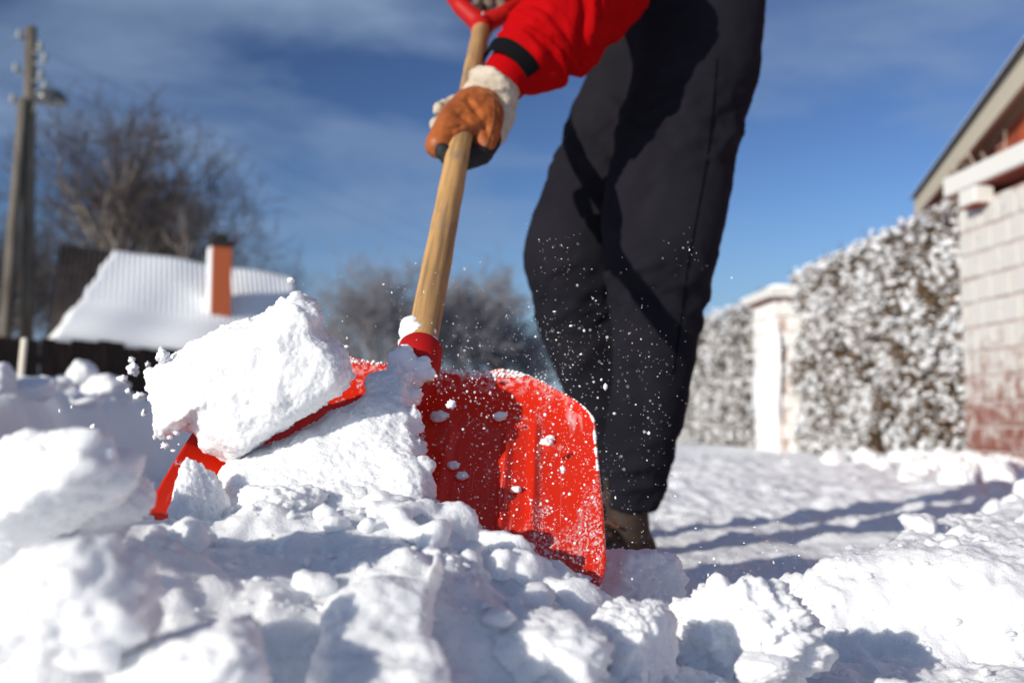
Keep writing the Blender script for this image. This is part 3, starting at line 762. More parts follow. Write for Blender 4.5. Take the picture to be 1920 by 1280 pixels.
# the cuff bunches over the boot
for t, py, xc, hw in ((near_leg, 938, 1186, 47), (far_leg, 903, 1155, 43)):
    dp = 1.99 if t is near_leg else 2.27
    c = P(xc, py, dp); V_, F_ = ring_loft([(c + Vector((0, 0, k * 0.011 - 0.022)), hw * dp / F * (0.92 + 0.14 * math.cos(k * 1.57) ** 2), hw * dp / F * (0.92 + 0.14 * math.cos(k * 1.57) ** 2), 0.05) for k in range(5)])
    mb.add(V_, F_)
V, Fc, N = remesh(mb, 0.0075, 8)
# folds: soft diagonal wrinkles, stronger behind the knee, at the crotch and above the ankle
zr = V[:, 2] - GZ
wr = 0.3 + 1.0 * np.exp(-((zr - 0.12) / 0.10) ** 2) + 0.8 * np.exp(-((zr - 0.50) / 0.08) ** 2) + 0.8 * np.exp(-((zr - 0.86) / 0.10) ** 2)
fine = fbm(np.stack([V[:, 0] * 16 + V[:, 2] * 9, V[:, 1] * 16, V[:, 2] * 34 - V[:, 0] * 12], 1), 2, mode='ridge')
fold = 0.45 * fine * (wr > 0.6) + fbm(np.stack([V[:, 0] * 9 + V[:, 2] * 4, V[:, 1] * 9, V[:, 2] * 15 - V[:, 0] * 6], 1), 2, mode='ridge') + 0.6 * fbm(V * 7, 2)
V = V + N * (0.0085 * wr * fold + 0.0015 * fbm(V * 40, 2))[:, None]
def pix(V):
    q = V - np.array([0, 0, CAM_Z]); fz = q[:, 1] * math.cos(PITCH) + q[:, 2] * math.sin(PITCH); uz = -q[:, 1] * math.sin(PITCH) + q[:, 2] * math.cos(PITCH)
    return 960 + F * q[:, 0] / fz, 640 - F * uz / fz
vx, vy = pix(V); disp = np.zeros(len(V))
wvx = vx + 9 * fbm(V * 9, 2); wvy = vy + 9 * fbm(V * 9 + 7, 2)
for x0, y0, x1, y1, wd_px, amp in ((1128, 425, 1215, 458, 11, 0.006), (1128, 520, 1250, 492, 12, 0.007), (1150, 545, 1260, 548, 10, -0.006), (1150, 400, 1215, 290, 13, 0.006), (1185, 420, 1240, 330, 12, -0.005), (1152, 600, 1178, 800, 12, 0.008), (1195, 640, 1215, 830, 14, -0.005),
                                (1148, 850, 1258, 815, 10, 0.006), (1145, 888, 1252, 862, 9, 0.008), (1150, 905, 1246, 890, 7, -0.006), (1152, 922, 1240, 908, 8, 0.008), (1015, 520, 1100, 480, 11, 0.006), (1020, 610, 1090, 560, 12, 0.005), (1060, 720, 1120, 640, 12, 0.006), (1085, 800, 1150, 770, 9, 0.006),
                                (1120, 170, 1200, 250, 12, 0.006), (1085, 230, 1165, 290, 12, -0.005), (1075, 290, 1140, 305, 10, 0.006), (1390, 240, 1330, 300, 12, 0.006), (1400, 190, 1340, 215, 11, -0.004), (1290, 250, 1240, 330, 14, 0.004)):
    d_ = np.array([x1 - x0, y1 - y0], float); L_ = np.hypot(*d_); d_ /= L_
    t_ = (wvx - x0) * d_[0] + (wvy - y0) * d_[1]; e_ = -(wvx - x0) * d_[1] + (wvy - y0) * d_[0]
    disp += amp * np.exp(-(e_ / wd_px) ** 2) * sstep(-8, L_ * 0.3, t_) * sstep(L_ + 8, L_ * 0.7, t_)
V = V + N * (disp * (N[:, 1] < 0.2))[:, None]
trouser_geo = (V, Fc)

# continuous body: one skinned figure with tapering limbs
hip_c = P(1285, 60, 2.11); waist = P(1275, -60, 2.11)
neck_b = Vector((-0.01, 2.10, 1.47 + GZ)); head_c = Vector((-0.13, 2.06, 1.60 + GZ))
sh_l, sh_r = Vector((0.04, 1.93, 1.40 + GZ)), Vector((0.02, 2.27, 1.41 + GZ))
HAND = P(893, 212, 1.70)
el_l = P(1140, -45, 1.83); wr_l = P(948, 150, 1.73)
el_r = Vector((0.16, 2.36, 1.22)); wr_r = P(935, -70, 2.14); hand_r = P(915, -36, 2.13)
knee_n, ank_n = P(1225, 480, 1.95), P(1185, 940, 1.99)
knee_f, ank_f = P(1085, 470, 2.12), P(1150, 905, 2.27)
hip_n, hip_f = P(1305, 90, 2.04), P(1235, 90, 2.17)
jv = []; je = []
def chain(pts, start=None):
    prev = start
    for p, r in pts:
        jv.append((Vector(p), r)); k = len(jv) - 1
        if prev is not None: je.append((prev, k))
        prev = k
    return prev
chain([(hip_c, 0.115)]); r0 = 0
a = chain([(waist, 0.105), (waist.lerp(neck_b, 0.5), 0.125), (waist.lerp(neck_b, 0.85), 0.115)], r0)
nk = chain([(neck_b, 0.055), (neck_b.lerp(head_c, 0.5), 0.052), (head_c, 0.085), (head_c + Vector((-0.045, 0, 0.06)), 0.075)], a)
for sh, e_, wr_, hd in ((sh_l, el_l, wr_l, P(920, 190, 1.715)), (sh_r, el_r, wr_r, hand_r)):
    chain([(sh, 0.060), (sh.lerp(e_, 0.5), 0.048), (e_, 0.040), (e_.lerp(wr_, 0.4), 0.040), (wr_, 0.026), (hd, 0.030)], a)
for h, k_, an_ in ((hip_n, knee_n, ank_n), (hip_f, knee_f, ank_f)):
    chain([(h, 0.085), (h.lerp(k_, 0.5), 0.072), (k_, 0.055), (k_.lerp(an_, 0.3), 0.055), (an_, 0.036), (an_ + Vector((-0.03, -0.01, -0.075)), 0.035), (an_ + Vector((-0.13, -0.05, -0.085)), 0.028)], r0)
me = bpy.data.meshes.new('work'); me.from_pydata([v[0][:] for v in jv], je, [])
wo_ = bpy.data.objects.new('work', me); C.objects.link(wo_)
sk = wo_.modifiers.new('sk', 'SKIN'); 
for i, (p, r) in enumerate(jv): me.skin_vertices[0].data[i].radius = (r, r)
me.skin_vertices[0].data[0].use_root = True
sb = wo_.modifiers.new('sb', 'SUBSURF'); sb.levels = 2
e = bpy.data.meshes.new_from_object(wo_.evaluated_get(bpy.context.evaluated_depsgraph_get()))
bV, bF, _ = arrays(e); bpy.data.objects.remove(wo_); bpy.data.meshes.remove(me); bpy.data.meshes.remove(e)
# head with a face, fused to the neck
hd = MB(); hd.add(bV, [tuple(f) for f in bF])
face = Vector((-0.80, -0.18, -0.57)).normalized(); hup = Vector((-0.50, -0.1, 0.82)); hup = (hup - face * hup.dot(face)).normalized(); hs = face.cross(hup)
HC = head_c + hup * 0.03
def hp(f, u, s): return HC + face * f + hup * u + hs * s
def ell(c, rf, ru, rs_):
    V, Fc = ico(3); W = np.array([(Vector(c) + face * v[0] * rf + hup * v[1] * ru + hs * v[2] * rs_)[:] for v in V]); hd.add(W, [tuple(f) for f in Fc])
ell(hp(-0.01, 0.02, 0), 0.098, 0.108, 0.076); ell(hp(0.03, -0.055, 0), 0.062, 0.062, 0.056); ell(hp(0.07, -0.085, 0), 0.024, 0.022, 0.028)
ell(hp(0.098, -0.018, 0), 0.018, 0.020, 0.014); ell(hp(0.088, 0.006, 0), 0.012, 0.026, 0.010)
ell(hp(0.083, -0.052, 0), 0.012, 0.005, 0.024); ell(hp(0.081, -0.062, 0), 0.012, 0.006, 0.021)
for s in (-1, 1): ell(hp(-0.005, 0.0, s * 0.080), 0.022, 0.032, 0.009); ell(hp(0.076, 0.028, s * 0.032), 0.012, 0.008, 0.026)
V, Fc, N = remesh(hd, 0.0065, 3)
person = obj('person', V, Fc, M_skin, loc=(0.25, 2.1, GZ))
tag(person, 'person in a red jacket and black trousers bending to push the shovel', 'person')
for s in (-1, 1):
    V, Fc = sphere(hp(0.080, 0.010, s * 0.031), 0.012, 2); eo = obj('eye', V, Fc, M_eye, person)
    V, Fc = sphere(hp(0.0885, 0.008, s * 0.031), 0.0052, 2); obj('iris', V, Fc, M_iris, eo)
mb = MB(); V_, F_ = ico(4)
W = np.array([(HC + face * (v[0] * 0.112 - 0.018) + hup * (max(v[1], -0.15) * 0.118 + 0.035) + hs * v[2] * 0.090)[:] for v in V_])
hat = obj('woolly_hat', W, np.array(F_), M_hat, person)
tr = obj('trousers', trouser_geo[0], trouser_geo[1], M_trousers, person)
# side seam of the near trouser leg
sp = []
for py, px, dp in ((110, 1345, 1.90), (200, 1338, 1.885), (300, 1326, 1.875), (400, 1308, 1.862), (500, 1290, 1.86), (600, 1277, 1.872), (700, 1262, 1.885)):
    sp.append((px, py, dp))

from mathutils.bvhtree import BVHTree
bv = BVHTree.FromPolygons([tuple(v) for v in trouser_geo[0]], [tuple(map(int, f)) for f in trouser_geo[1]])
pts_ = []
for px, py, _d in spline(sp, 8):
    o_ = Vector((0, 0, CAM_Z)); hit = bv.ray_cast(o_, (P(px, py, 1.0) - o_).normalized())[0]
    if hit is not None: pts_.append(hit + (o_ - hit).normalized() * 0.0006)
MB().add(*tube(pts_, 0.0013, 5)).obj('side_seam', mat('seam_thread', (0.003, 0.003, 0.004), 1.0, spec=0.0), tr)

# jacket: body, both sleeves, hood collar
mb = MB()
mid = waist.lerp(neck_b, 0.5)
tr_rows = []
for t, wd, dpth in ((0.02, 0.155, 0.195), (0.2, 0.165, 0.20), (0.45, 0.17, 0.215), (0.7, 0.165, 0.225), (0.9, 0.13, 0.19), (1.0, 0.075, 0.09), (1.08, 0.07, 0.08)):
    tr_rows.append((waist.lerp(neck_b, t), wd, dpth))
ax_ = (neck_b - waist).normalized(); sx = Vector((0, 1, 0)); sx = (sx - ax_ * sx.dot(ax_)).normalized(); fx = sx.cross(ax_)
n = 32; V = []; Fq = []
for c_, a_, b_ in tr_rows:
    for k in range(n):
        an = 2 * math.pi * k / n; V.append((c_ + fx * a_ * math.cos(an) + sx * b_ * math.sin(an))[:])
for i in range(len(tr_rows) - 1):
    for k in range(n):
        p, q_ = i * n + k, i * n + (k + 1) % n; Fq.append((p, q_, q_ + n, p + n))
Fq.append(tuple(range(n - 1, -1, -1))); Fq.append(tuple((len(tr_rows) - 1) * n + k for k in range(n)))
mb.add(V, Fq)
sl = [(940, 160, 1.735, 0.0440), (956, 136, 1.74, 0.0475), (984, 116, 1.75, 0.0650), (1012, 94, 1.765, 0.0770), (1050, 58, 1.785, 0.0850), (1098, 2, 1.81, 0.0900), (1140, -50, 1.835, 0.094)]
rows = [(P(a_, b_, c_), r_) for a_, b_, c_, r_ in spline(sl, 4)] + [(Vector((0.125, 1.875, 1.25 + GZ)), 0.092), (Vector((0.05, 1.95, 1.38 + GZ)), 0.10)]
mb.add(*tube([p for p, r_ in rows], [r_ for p, r_ in rows], 28))
rows2 = [(wr_r + Vector((-0.01, 0, 0)), 0.046), (wr_r.lerp(el_r, 0.3), 0.062), (wr_r.lerp(el_r, 0.7), 0.075), (el_r, 0.082), (el_r.lerp(sh_r, 0.5), 0.09), (sh_r, 0.10)]
mb.add(*tube([p for p, r_ in rows2], [r_ for p, r_ in rows2], 24))
V, Fc, N = remesh(mb, 0.005, 5)
# wrinkles gather towards the cuff of the near sleeve
cuff = np.array(P(952, 142, 1.738)[:]); ax = np.array((P(1050, 52, 1.785) - P(940, 160, 1.735)).normalized()[:])
tt = (V - cuff) @ ax
dist = np.linalg.norm((V - cuff) - tt[:, None] * ax, axis=1)
wz = sstep(0.02, 0.05, tt) * sstep(0.75, 0.3, tt) * (dist < 0.14)
q_ = np.stack([tt * 16 + 4 * fbm(V * 6, 2), V[:, 0] * 7, V[:, 1] * 9], 1)
V = V + N * ((0.013 * fbm(q_, 2, mode='ridge') + 0.010 * fbm(V * 14 + 5, 2)) * wz + 0.006 * fbm(V * 8, 2))[:, None]
jacket = obj('jacket', V, Fc, M_jacket, person)
# black strap round the cuff
c_ = P(960, 133, 1.742); axv = (P(1012, 88, 1.765) - P(940, 160, 1.735)).normalized()
a1 = axv.cross(Vector((0, 1, 0))).normalized(); a2 = a1.cross(axv)
if a1.z < 0: a1 = -a1
if a2.y > 0: a2 = -a2
n = 30; V = []; Fq = []
for k in range(n + 1):
    an = R(-15) + R(150) * k / n
    for off, rr in ((-0.0145, 0.0535), (-0.0145, 0.0560), (0.0135, 0.0620), (0.0135, 0.0595)):
        V.append((c_ + axv * off + (a1 * math.cos(an) + a2 * math.sin(an)) * rr)[:])
for k in range(n):
    for j in range(4): p = k * 4 + j; q_ = k * 4 + (j + 1) % 4; Fq.append((p, q_, q_ + 4, p + 4))
Fq += [(3, 2, 1, 0), tuple(n * 4 + j for j in range(4))]
obj('cuff_strap', V, Fq, M_strap, jacket, smooth=False)

# gloves
def capsule_chain(mb, pts, n=14):
    pts = [(P(a_, b_, c_), r_) for a_, b_, c_, r_ in pts]
    mb.add(*tube([p for p, r_ in pts], [r_ for p, r_ in pts], n))
    for p, r_ in (pts[0], pts[-1]): mb.add(*sphere(p, r_ * 0.995, 2))
    for p, r_ in pts[1:-1]: mb.add(*sphere(p, r_ * 1.0, 2))
mb = MB()   # canvas: gauntlet, back of the hand, ring finger and little finger behind the shaft
capsule_chain(mb, [(938, 158, 1.738, 0.0405), (922, 168, 1.740, 0.0430), (905, 182, 1.738, 0.040)])
capsule_chain(mb, [(922, 188, 1.745, 0.040), (932, 215, 1.735, 0.034), (922, 250, 1.70, 0.027), (912, 276, 1.68, 0.018)])
capsule_chain(mb, [(926, 196, 1.765, 0.022), (893, 194, 1.790, 0.016), (850, 194, 1.780, 0.0145), (823, 206, 1.735, 0.0125)])
capsule_chain(mb, [(930, 222, 1.740, 0.022), (890, 226, 1.748, 0.0155), (846, 226, 1.740, 0.014), (818, 234, 1.690, 0.0125)])
wax = (P(896, 200, 1.73) - P(945, 150, 1.74)).normalized(); wa = wax.cross(Vector((0, 1, 0))).normalized(); wb_ = wa.cross(wax)
for cx_c, cy_c, rr, th_c in ((930, 164, 0.0445, 0.0075), (921, 172, 0.0455, 0.0060), (913, 180, 0.0425, 0.0045)):
    cc = P(cx_c, cy_c, 1.740); rg = [cc + (wa * math.cos(t) + wb_ * math.sin(t)) * rr * (1 + 0.04 * math.sin(3 * t + cx_c)) for t in np.linspace(0, 2 * math.pi, 29)]
    mb.add(*tube(rg, th_c, 8))
V, Fc, N = remesh(mb, 0.0026, 3)
V = V + N * (0.0030 * fbm(V * np.array([30, 30, 60]), 3, mode='ridge'))[:, None]
glove = obj('glove', V, Fc, M_canvas, person)
mb = MB()   # tan leather: palm and thumb over the front of the shaft
capsule_chain(mb, [(908, 190, 1.715, 0.028), (911, 215, 1.690, 0.031), (913, 245, 1.660, 0.026), (909, 270, 1.640, 0.018)])
capsule_chain(mb, [(897, 184, 1.715, 0.023), (880, 194, 1.690, 0.028), (856, 222, 1.652, 0.028), (836, 250, 1.622, 0.0265), (823, 272, 1.602, 0.0240)])
capsule_chain(mb, [(900, 198, 1.695, 0.029), (884, 214, 1.668, 0.027), (862, 232, 1.642, 0.023)])
capsule_chain(mb, [(910, 228, 1.668, 0.026), (888, 236, 1.640, 0.019), (864, 241, 1.628, 0.020), (842, 254, 1.616, 0.024)])
V, Fc, N = remesh(mb, 0.0024, 8)
V = V + N * (0.0030 * fbm(V * 22 + 3, 2) + 0.0016 * fbm(V * np.array([45, 45, 70]), 2, mode='ridge'))[:, None]
lx, ly = pix(V); cr = np.zeros(len(V))
for x0, y0, x1, y1, wd_px, amp in ((872, 178, 905, 225, 6, -0.004), (905, 225, 918, 262, 6, -0.003), (850, 205, 885, 232, 6, -0.0035), (842, 240, 870, 236, 5, -0.003), (885, 200, 925, 205, 6, 0.002)):
    d_ = np.array([x1 - x0, y1 - y0], float); L_ = np.hypot(*d_); d_ /= L_
    t_ = (lx - x0) * d_[0] + (ly - y0) * d_[1]; e_ = -(lx - x0) * d_[1] + (ly - y0) * d_[0]
    cr += amp * np.exp(-(e_ / wd_px) ** 2) * sstep(-5, L_ * 0.3, t_) * sstep(L_ + 5, L_ * 0.7, t_)
V = V + N * cr[:, None]
lp = obj('leather_palm', V, Fc, M_leather, glove)
bl = BVHTree.FromPolygons([tuple(v) for v in V], [tuple(map(int, f)) for f in Fc])
st_ = []
for px, py in spline([(934, 184), (936, 205), (934, 230), (928, 255), (920, 276)], 10):
    o_ = Vector((0, 0, CAM_Z)); hit = bl.ray_cast(o_, (P(px - 9, py, 1.0) - o_).normalized())[0]
    if hit is not None: st_.append(hit + (o_ - hit).normalized() * 0.0008)
if len(st_) > 3: MB().add(*tube(st_, 0.0013, 6)).obj('seam', mat('seam_leather', (0.16, 0.05, 0.015), 0.7), lp)
mb = MB()   # index and middle finger, painted black for the shade under the thumb
capsule_chain(mb, [(918, 262, 1.670, 0.021), (902, 290, 1.640, 0.019), (868, 303, 1.605, 0.0165), (840, 294, 1.582, 0.0150), (829, 283, 1.578, 0.0135)])
capsule_chain(mb, [(924, 245, 1.705, 0.021), (890, 262, 1.672, 0.017), (850, 262, 1.668, 0.015), (825, 258, 1.640, 0.0135)])
V, Fc, N = remesh(mb, 0.0026, 3)
V = V + N * (0.0018 * fbm(V * 50, 2, mode='ridge'))[:, None]
obj('shaded_fingers', V, Fc, M_finger_shade, glove)
mb = MB()   # far hand closed round the grip
gd = (gr - gl).normalized()
for k in range(4):
    b_ = gl.lerp(gr, 0.25 + 0.155 * k)
    nn = gd.cross(Vector((0, 0, 1))).normalized(); uu = Vector((0, 0, 1))
    arc = [b_ + uu * 0.03 + nn * -0.01, b_ + uu * 0.022 - nn * 0.024, b_ - uu * 0.006 - nn * 0.031, b_ - uu * 0.027 - nn * 0.018, b_ - uu * 0.026 + nn * 0.006]
    if arc[2].y > b_.y: arc = [b_ + uu * 0.03 + nn * 0.01, b_ + uu * 0.022 + nn * 0.024, b_ - uu * 0.006 + nn * 0.031, b_ - uu * 0.027 + nn * 0.018, b_ - uu * 0.026 - nn * 0.006]
    rr = [0.014, 0.0135, 0.0125, 0.012, 0.010]
    mb.add(*tube(arc, rr, 12))
    for p, r_ in zip(arc, rr): mb.add(*sphere(p, r_, 2))
pm = (gl + gr) / 2 + Vector((0.015, 0.012, 0.035))
mb.add(*sphere(pm, 0.042, 3, (1.05, 0.75, 0.75)))
mb.add(*tube([pm, wr_r, wr_r.lerp(el_r, 0.2)], [0.036, 0.038, 0.04], 16))
thb = [pm + Vector((-0.02, 0.03, -0.01)), pm + Vector((-0.03, 0.045, -0.04)), pm + Vector((-0.01, 0.035, -0.065))]
mb.add(*tube(thb, [0.017, 0.015, 0.012], 12))
for p, r_ in zip(thb, [0.017, 0.015, 0.012]): mb.add(*sphere(p, r_, 2))
V, Fc, N = remesh(mb, 0.003, 2)
V = V + N * (0.002 * fbm(V * 60, 2))[:, None]
obj('glove', V, Fc, M_glove_dark, person)

# boots
def boot(ank, heading, label=None):
    hd_ = Vector(heading).normalized(); sd_ = Vector((0, 0, 1)).cross(hd_)
    gz = ank.z - 0.135
    def q(f, s, u): return (Vector((ank.x, ank.y, gz)) + hd_ * f + sd_ * s + Vector((0, 0, u)))
    mb = MB()
    mb.add(*tube([q(-0.01, 0, 0.20), q(-0.015, 0, 0.13), q(-0.02, 0, 0.07)], [0.045, 0.042, 0.044], 18))
    for f, wd, hgt in ((-0.045, 0.040, 0.075), (0.0, 0.041, 0.085), (0.05, 0.043, 0.078), (0.10, 0.047, 0.060), (0.15, 0.046, 0.046), (0.185, 0.036, 0.036)):
        V_, F_ = ico(3); W = np.array([q(f + v[0] * 0.045, v[1] * wd, 0.022 + max(v[2], -0.3) * hgt)[:] for v in V_]); mb.add(W, [tuple(x) for x in F_])
    V, Fc, N = remesh(mb, 0.005, 4)
    bo = obj('boot', V, Fc, M_boot, person)
    n = 40; Vs = []; Fs = []
    for u, gsc in ((-0.008, 0.98), (0.0, 1.04), (0.022, 1.04), (0.026, 0.98)):
        for k in range(n):
            an = 2 * math.pi * k / n; f = math.cos(an); s = math.sin(an)
            Vs.append(q(0.06 + f * 0.148 * gsc, s * (0.046 + 0.008 * f) * gsc, u)[:])
    for i in range(3):
        for k in range(n): a_, b_ = i * n + k, i * n + (k + 1) % n; Fs.append((a_, b_, b_ + n, a_ + n))
    Fs.append(tuple(range(n - 1, -1, -1))); Fs.append(tuple(3 * n + k for k in range(n)))
    obj('sole', Vs, Fs, M_rubber, bo)
    mb = MB()
    for k in range(4):
        f = 0.035 + 0.022 * k; u = 0.108 - 0.014 * k
        mb.add(*tube([q(f, -0.026, u - 0.012), q(f + 0.008, 0, u), q(f, 0.026, u - 0.012)], 0.003, 6))
    mb.obj('lace', M_lace, bo)
    # ankle collar
    return bo
boot(P(1166, 948, 1.99), (-0.75, -0.66, 0)); boot(P(1150, 912, 2.27), (-0.8, -0.6, 0))

# ---------------------------------------------------------------- left: marker stake, lumps on the bank
c = P(40, 690, 3.3)
V, Fc = bbox(c, (0.0085, 0, 0), (0, 0.0085, 0), (0.006, 0, 0.10), 0.002)
st = obj('marker_stake', V, Fc, M_stake, loc=(c.x, c.y, c.z - 0.1), smooth=False)
tag(st, 'short pale wooden stake leaning in the shaded snow bank', 'stake')
GB = 'lumps along the top of the shaded bank'
for k, (px, py, dp, wpx, hpx, lb) in enumerate(((5, 708, 2.9, 60, 50, 'round lump left of the pale stake on the bank'), (60, 728, 3.0, 110, 40, 'low lump at the foot of the pale stake'), (152, 700, 3.6, 55, 48, 'tallest pale lump on the bank before the dark fence'),
        (195, 728, 3.6, 80, 44, 'wide sunlit lump right of the tallest lump'), (160, 752, 3.4, 60, 30, 'flat sunlit lump just below the tall lump'), (232, 745, 3.7, 40, 26, 'small lump near the lifted block on the bank'), (85, 718, 3.3, 46, 26, 'small lump right of the pale stake'), (115, 722, 3.4, 40, 30, 'small upright lump midway along the bank'))):
    clod(px, py, dp, wpx, hpx, 60 + k, lb, 4, group=GB)

# ---------------------------------------------------------------- fence on the left
f0, f1 = P(-120, 612, 8.4), P(560, 676, 13.0)
f0.z = f1.z = 0.0
fd = (f1 - f0); fl = fd.length; fd.normalize(); fnrm = Vector((fd.y, -fd.x, 0))
fence = empty('board_fence', f0)
tag(fence, 'dark tarred board fence below the snowy roof at the left edge', 'fence')
nb = int(fl / 0.17)
for k in range(nb):
    t = (k + 0.5) * fl / nb
    h_ = 1.06 + random.uniform(-0.03, 0.03)
    c = f0 + fd * t + fnrm * random.uniform(-0.008, 0.008) + Vector((0, 0, h_ / 2))
    V, Fc = bbox(c, fd * (fl / nb / 2 - 0.006), fnrm * 0.012, (0, 0, h_ / 2), 0.003)
    obj('board', V, Fc, M_fence, fence, smooth=False)
for zz in (0.25, 0.85):
    c = f0 + fd * fl / 2 - fnrm * 0.045 + Vector((0, 0, zz))
    V, Fc = bbox(c, fd * fl / 2, fnrm * 0.028, (0, 0, 0.04), 0.004); obj('rail', V, Fc, M_fence, fence, smooth=False)
for k in range(5):
    c = f0 + fd * (0.3 + k * (fl - 0.6) / 4) - fnrm * 0.13 + Vector((0, 0, 0.52))
    V, Fc = bbox(c, fd * 0.05, fnrm * 0.05, (0, 0, 0.52), 0.006); obj('post', V, Fc, M_fence, fence, smooth=False)

# ---------------------------------------------------------------- house with a snowy sheet roof
rl, rr = P(112, 458, 15.0), P(548, 524, 16.7)
el_, er_ = P(86, 632, 13.4), None
er_ = el_ + (rr - rl); er_.z = er_.z - 0.02
house = empty('shed_house', Vector((rl.x, rl.y, 0)))
tag(house, 'low dark house with a snow-covered corrugated roof and brick chimney', 'house')
rdir = (rr - rl); rlen = rdir.length; rdir = rdir.normalized()
rn = (er_ - rl).cross(rr - rl).normalized()
if rn.z < 0: rn = -rn
def roofpt(s, t, off=0.0):
    a_ = rl.lerp(rr, s); b_ = el_.lerp(er_, s)
    return a_.lerp(b_, t) + rn * off
def sheet(name, s0, s1, fn, mt, nS, nT, parent, tmin=0, tmax=1, under=-0.03):
    V = []; 
    for lay in (0, 1):
        for j in range(nT + 1):
            for i in range(nS + 1):
                s = s0 + (s1 - s0) * i / nS; t = tmin + (tmax - tmin) * j / nT
                V.append(roofpt(s, t, fn(s, t) if lay == 0 else under)[:])
    m_ = (nS + 1) * (nT + 1); Fq = []
    id_ = lambda i, j: j * (nS + 1) + i
    for j in range(nT):
        for i in range(nS):
            f = (id_(i, j), id_(i, j + 1), id_(i + 1, j + 1), id_(i + 1, j)); Fq.append(f); Fq.append(tuple(x + m_ for x in f[::-1]))
    rim = [id_(i, 0) for i in range(nS + 1)] + [id_(nS, j) for j in range(1, nT + 1)] + [id_(i, nT) for i in range(nS - 1, -1, -1)] + [id_(0, j) for j in range(nT - 1, 0, -1)]
    for a_, b_ in zip(rim, rim[1:] + rim[:1]): Fq.append((a_, b_, b_ + m_, a_ + m_))
    return obj(name, V, Fq, mt, parent)
NCOR = 46
cor = lambda s: 0.5 + 0.5 * math.cos(2 * math.pi * s * NCOR)
sheet('roof', 0, 1, lambda s, t: 0.035 * cor(s), M_roof, NCOR * 6, 2, house)
def snow_t(s, t):
    edge = 0.18 * max(0.0, 1 - t) - 0.012 + 0.004 * math.sin(t * 23)
    k = sm((s - edge) / 0.06)
    th_ = (0.020 + 0.16 * sm((t - 0.60) / 0.35) + 0.02 * math.sin(s * 17 + t * 5)) * k
    amp = 0.020 * (1 - sm((t - 0.50) / 0.3))
    return -0.02 + 0.055 * k * (1 - 0) - 0.0 + th_ * k + amp * cor(s) * k - 0.03 * (1 - k)
rs_ = sheet('roof_snow', 0.01, 0.995, snow_t, M_snow_far, NCOR * 6, 26, house, 0.004, 1.02)
# walls: the gable to the left and the long wall under the eave
back = rl + (rl - el_); back.z = el_.z
backr = rr + (rr - er_); backr.z = el_.z
inn = rn.cross(rdir)
wl = [el_ + rdir * 0.25 - Vector((0, 0, 0.10)), er_ - rdir * 0.25 - Vector((0, 0, 0.0))]
hz = Vector((rdir.y, -rdir.x, 0))
e0 = el_.lerp(rl, 0.10) + rdir * 0.25; e1 = er_.lerp(rr, 0.10) - rdir * 0.25
b0_ = back.lerp(rl, 0.1) + rdir * 0.25; b1_ = backr.lerp(rr, 0.1) - rdir * 0.25
zt = e0.z - 0.05
V = [(e0.x, e0.y, -0.2), (e1.x, e1.y, -0.2), (b1_.x, b1_.y, -0.2), (b0_.x, b0_.y, -0.2), (e0.x, e0.y, zt), (e1.x, e1.y, e1.z - 0.05), (b1_.x, b1_.y, zt), (b0_.x, b0_.y, zt),
     (rl.x + rdir.x * 0.25, rl.y + rdir.y * 0.25, rl.z - 0.08), (rr.x - rdir.x * 0.25, rr.y - rdir.y * 0.25, rr.z - 0.08)]
obj('wall', V, [(0, 1, 5, 4), (2, 3, 7, 6), (3, 0, 4, 8, 7), (1, 2, 6, 9, 5)], M_wallwood, house, smooth=False)
# far slope of the roof
V = [tuple(rl), tuple(rr), tuple(backr), tuple(back)]; V += [(x, y_, z - 0.05) for x, y_, z in V]
obj('far_roof', V, [(0, 1, 2, 3), (7, 6, 5, 4), (0, 4, 5, 1), (1, 5, 6, 2), (2, 6, 7, 3), (3, 7, 4, 0)], M_roof, house, smooth=False)
# chimney
cb = roofpt(0.735, 0.66); 
pb = P(410, 598, 1.0)
def roof_hit(px, py):
    o_ = Vector((0, 0, CAM_Z)); d_ = P(px, py, 1.0) - o_
    t_ = (rl - o_).dot(rn) / d_.dot(rn); return o_ + d_ * t_
dep_c = roof_hit(412, 592).y
cbot = P(410, 600, dep_c); ctop = P(418, 462, dep_c)
cx0 = cbot.x
hw = 0.15
yaw = 0.46
ca = Vector((math.cos(yaw), math.sin(yaw), 0)); cbv = Vector((-math.sin(yaw), math.cos(yaw), 0))
ch = None
mid_c = Vector((P(412, 530, dep_c).x, dep_c, 0))
zb, ztop = cbot.z - 0.5, ctop.z
V, Fc = bbox(Vector((mid_c.x, mid_c.y, (zb + ztop) / 2)), ca * hw, cbv * hw, (0, 0, (ztop - zb) / 2), 0.01)
ch = obj('chimney', V, Fc, M_chimney, house, smooth=False)
V, Fc = bbox(Vector((mid_c.x, mid_c.y, ztop + 0.03)), ca * (hw + 0.03), cbv * (hw + 0.03), (0, 0, 0.05), 0.01); obj('chimney_cap', V, Fc, M_soot, ch, smooth=False)
V, Fc = bbox(Vector((mid_c.x, mid_c.y, ztop + 0.12)), ca * (hw - 0.05), cbv * (hw - 0.05), (0, 0, 0.06), 0.01); obj('flue', V, Fc, M_soot, ch, smooth=False)
V, Fc = bbox(Vector((mid_c.x, mid_c.y, (zb + ztop) / 2 + 0.12)) - ca * (hw + 0.012), ca * 0.012, cbv * (hw - 0.01), (0, 0, (ztop - zb) / 2 - 0.15), 0.004); obj('rime', V, Fc, M_snow_far, ch, smooth=False)

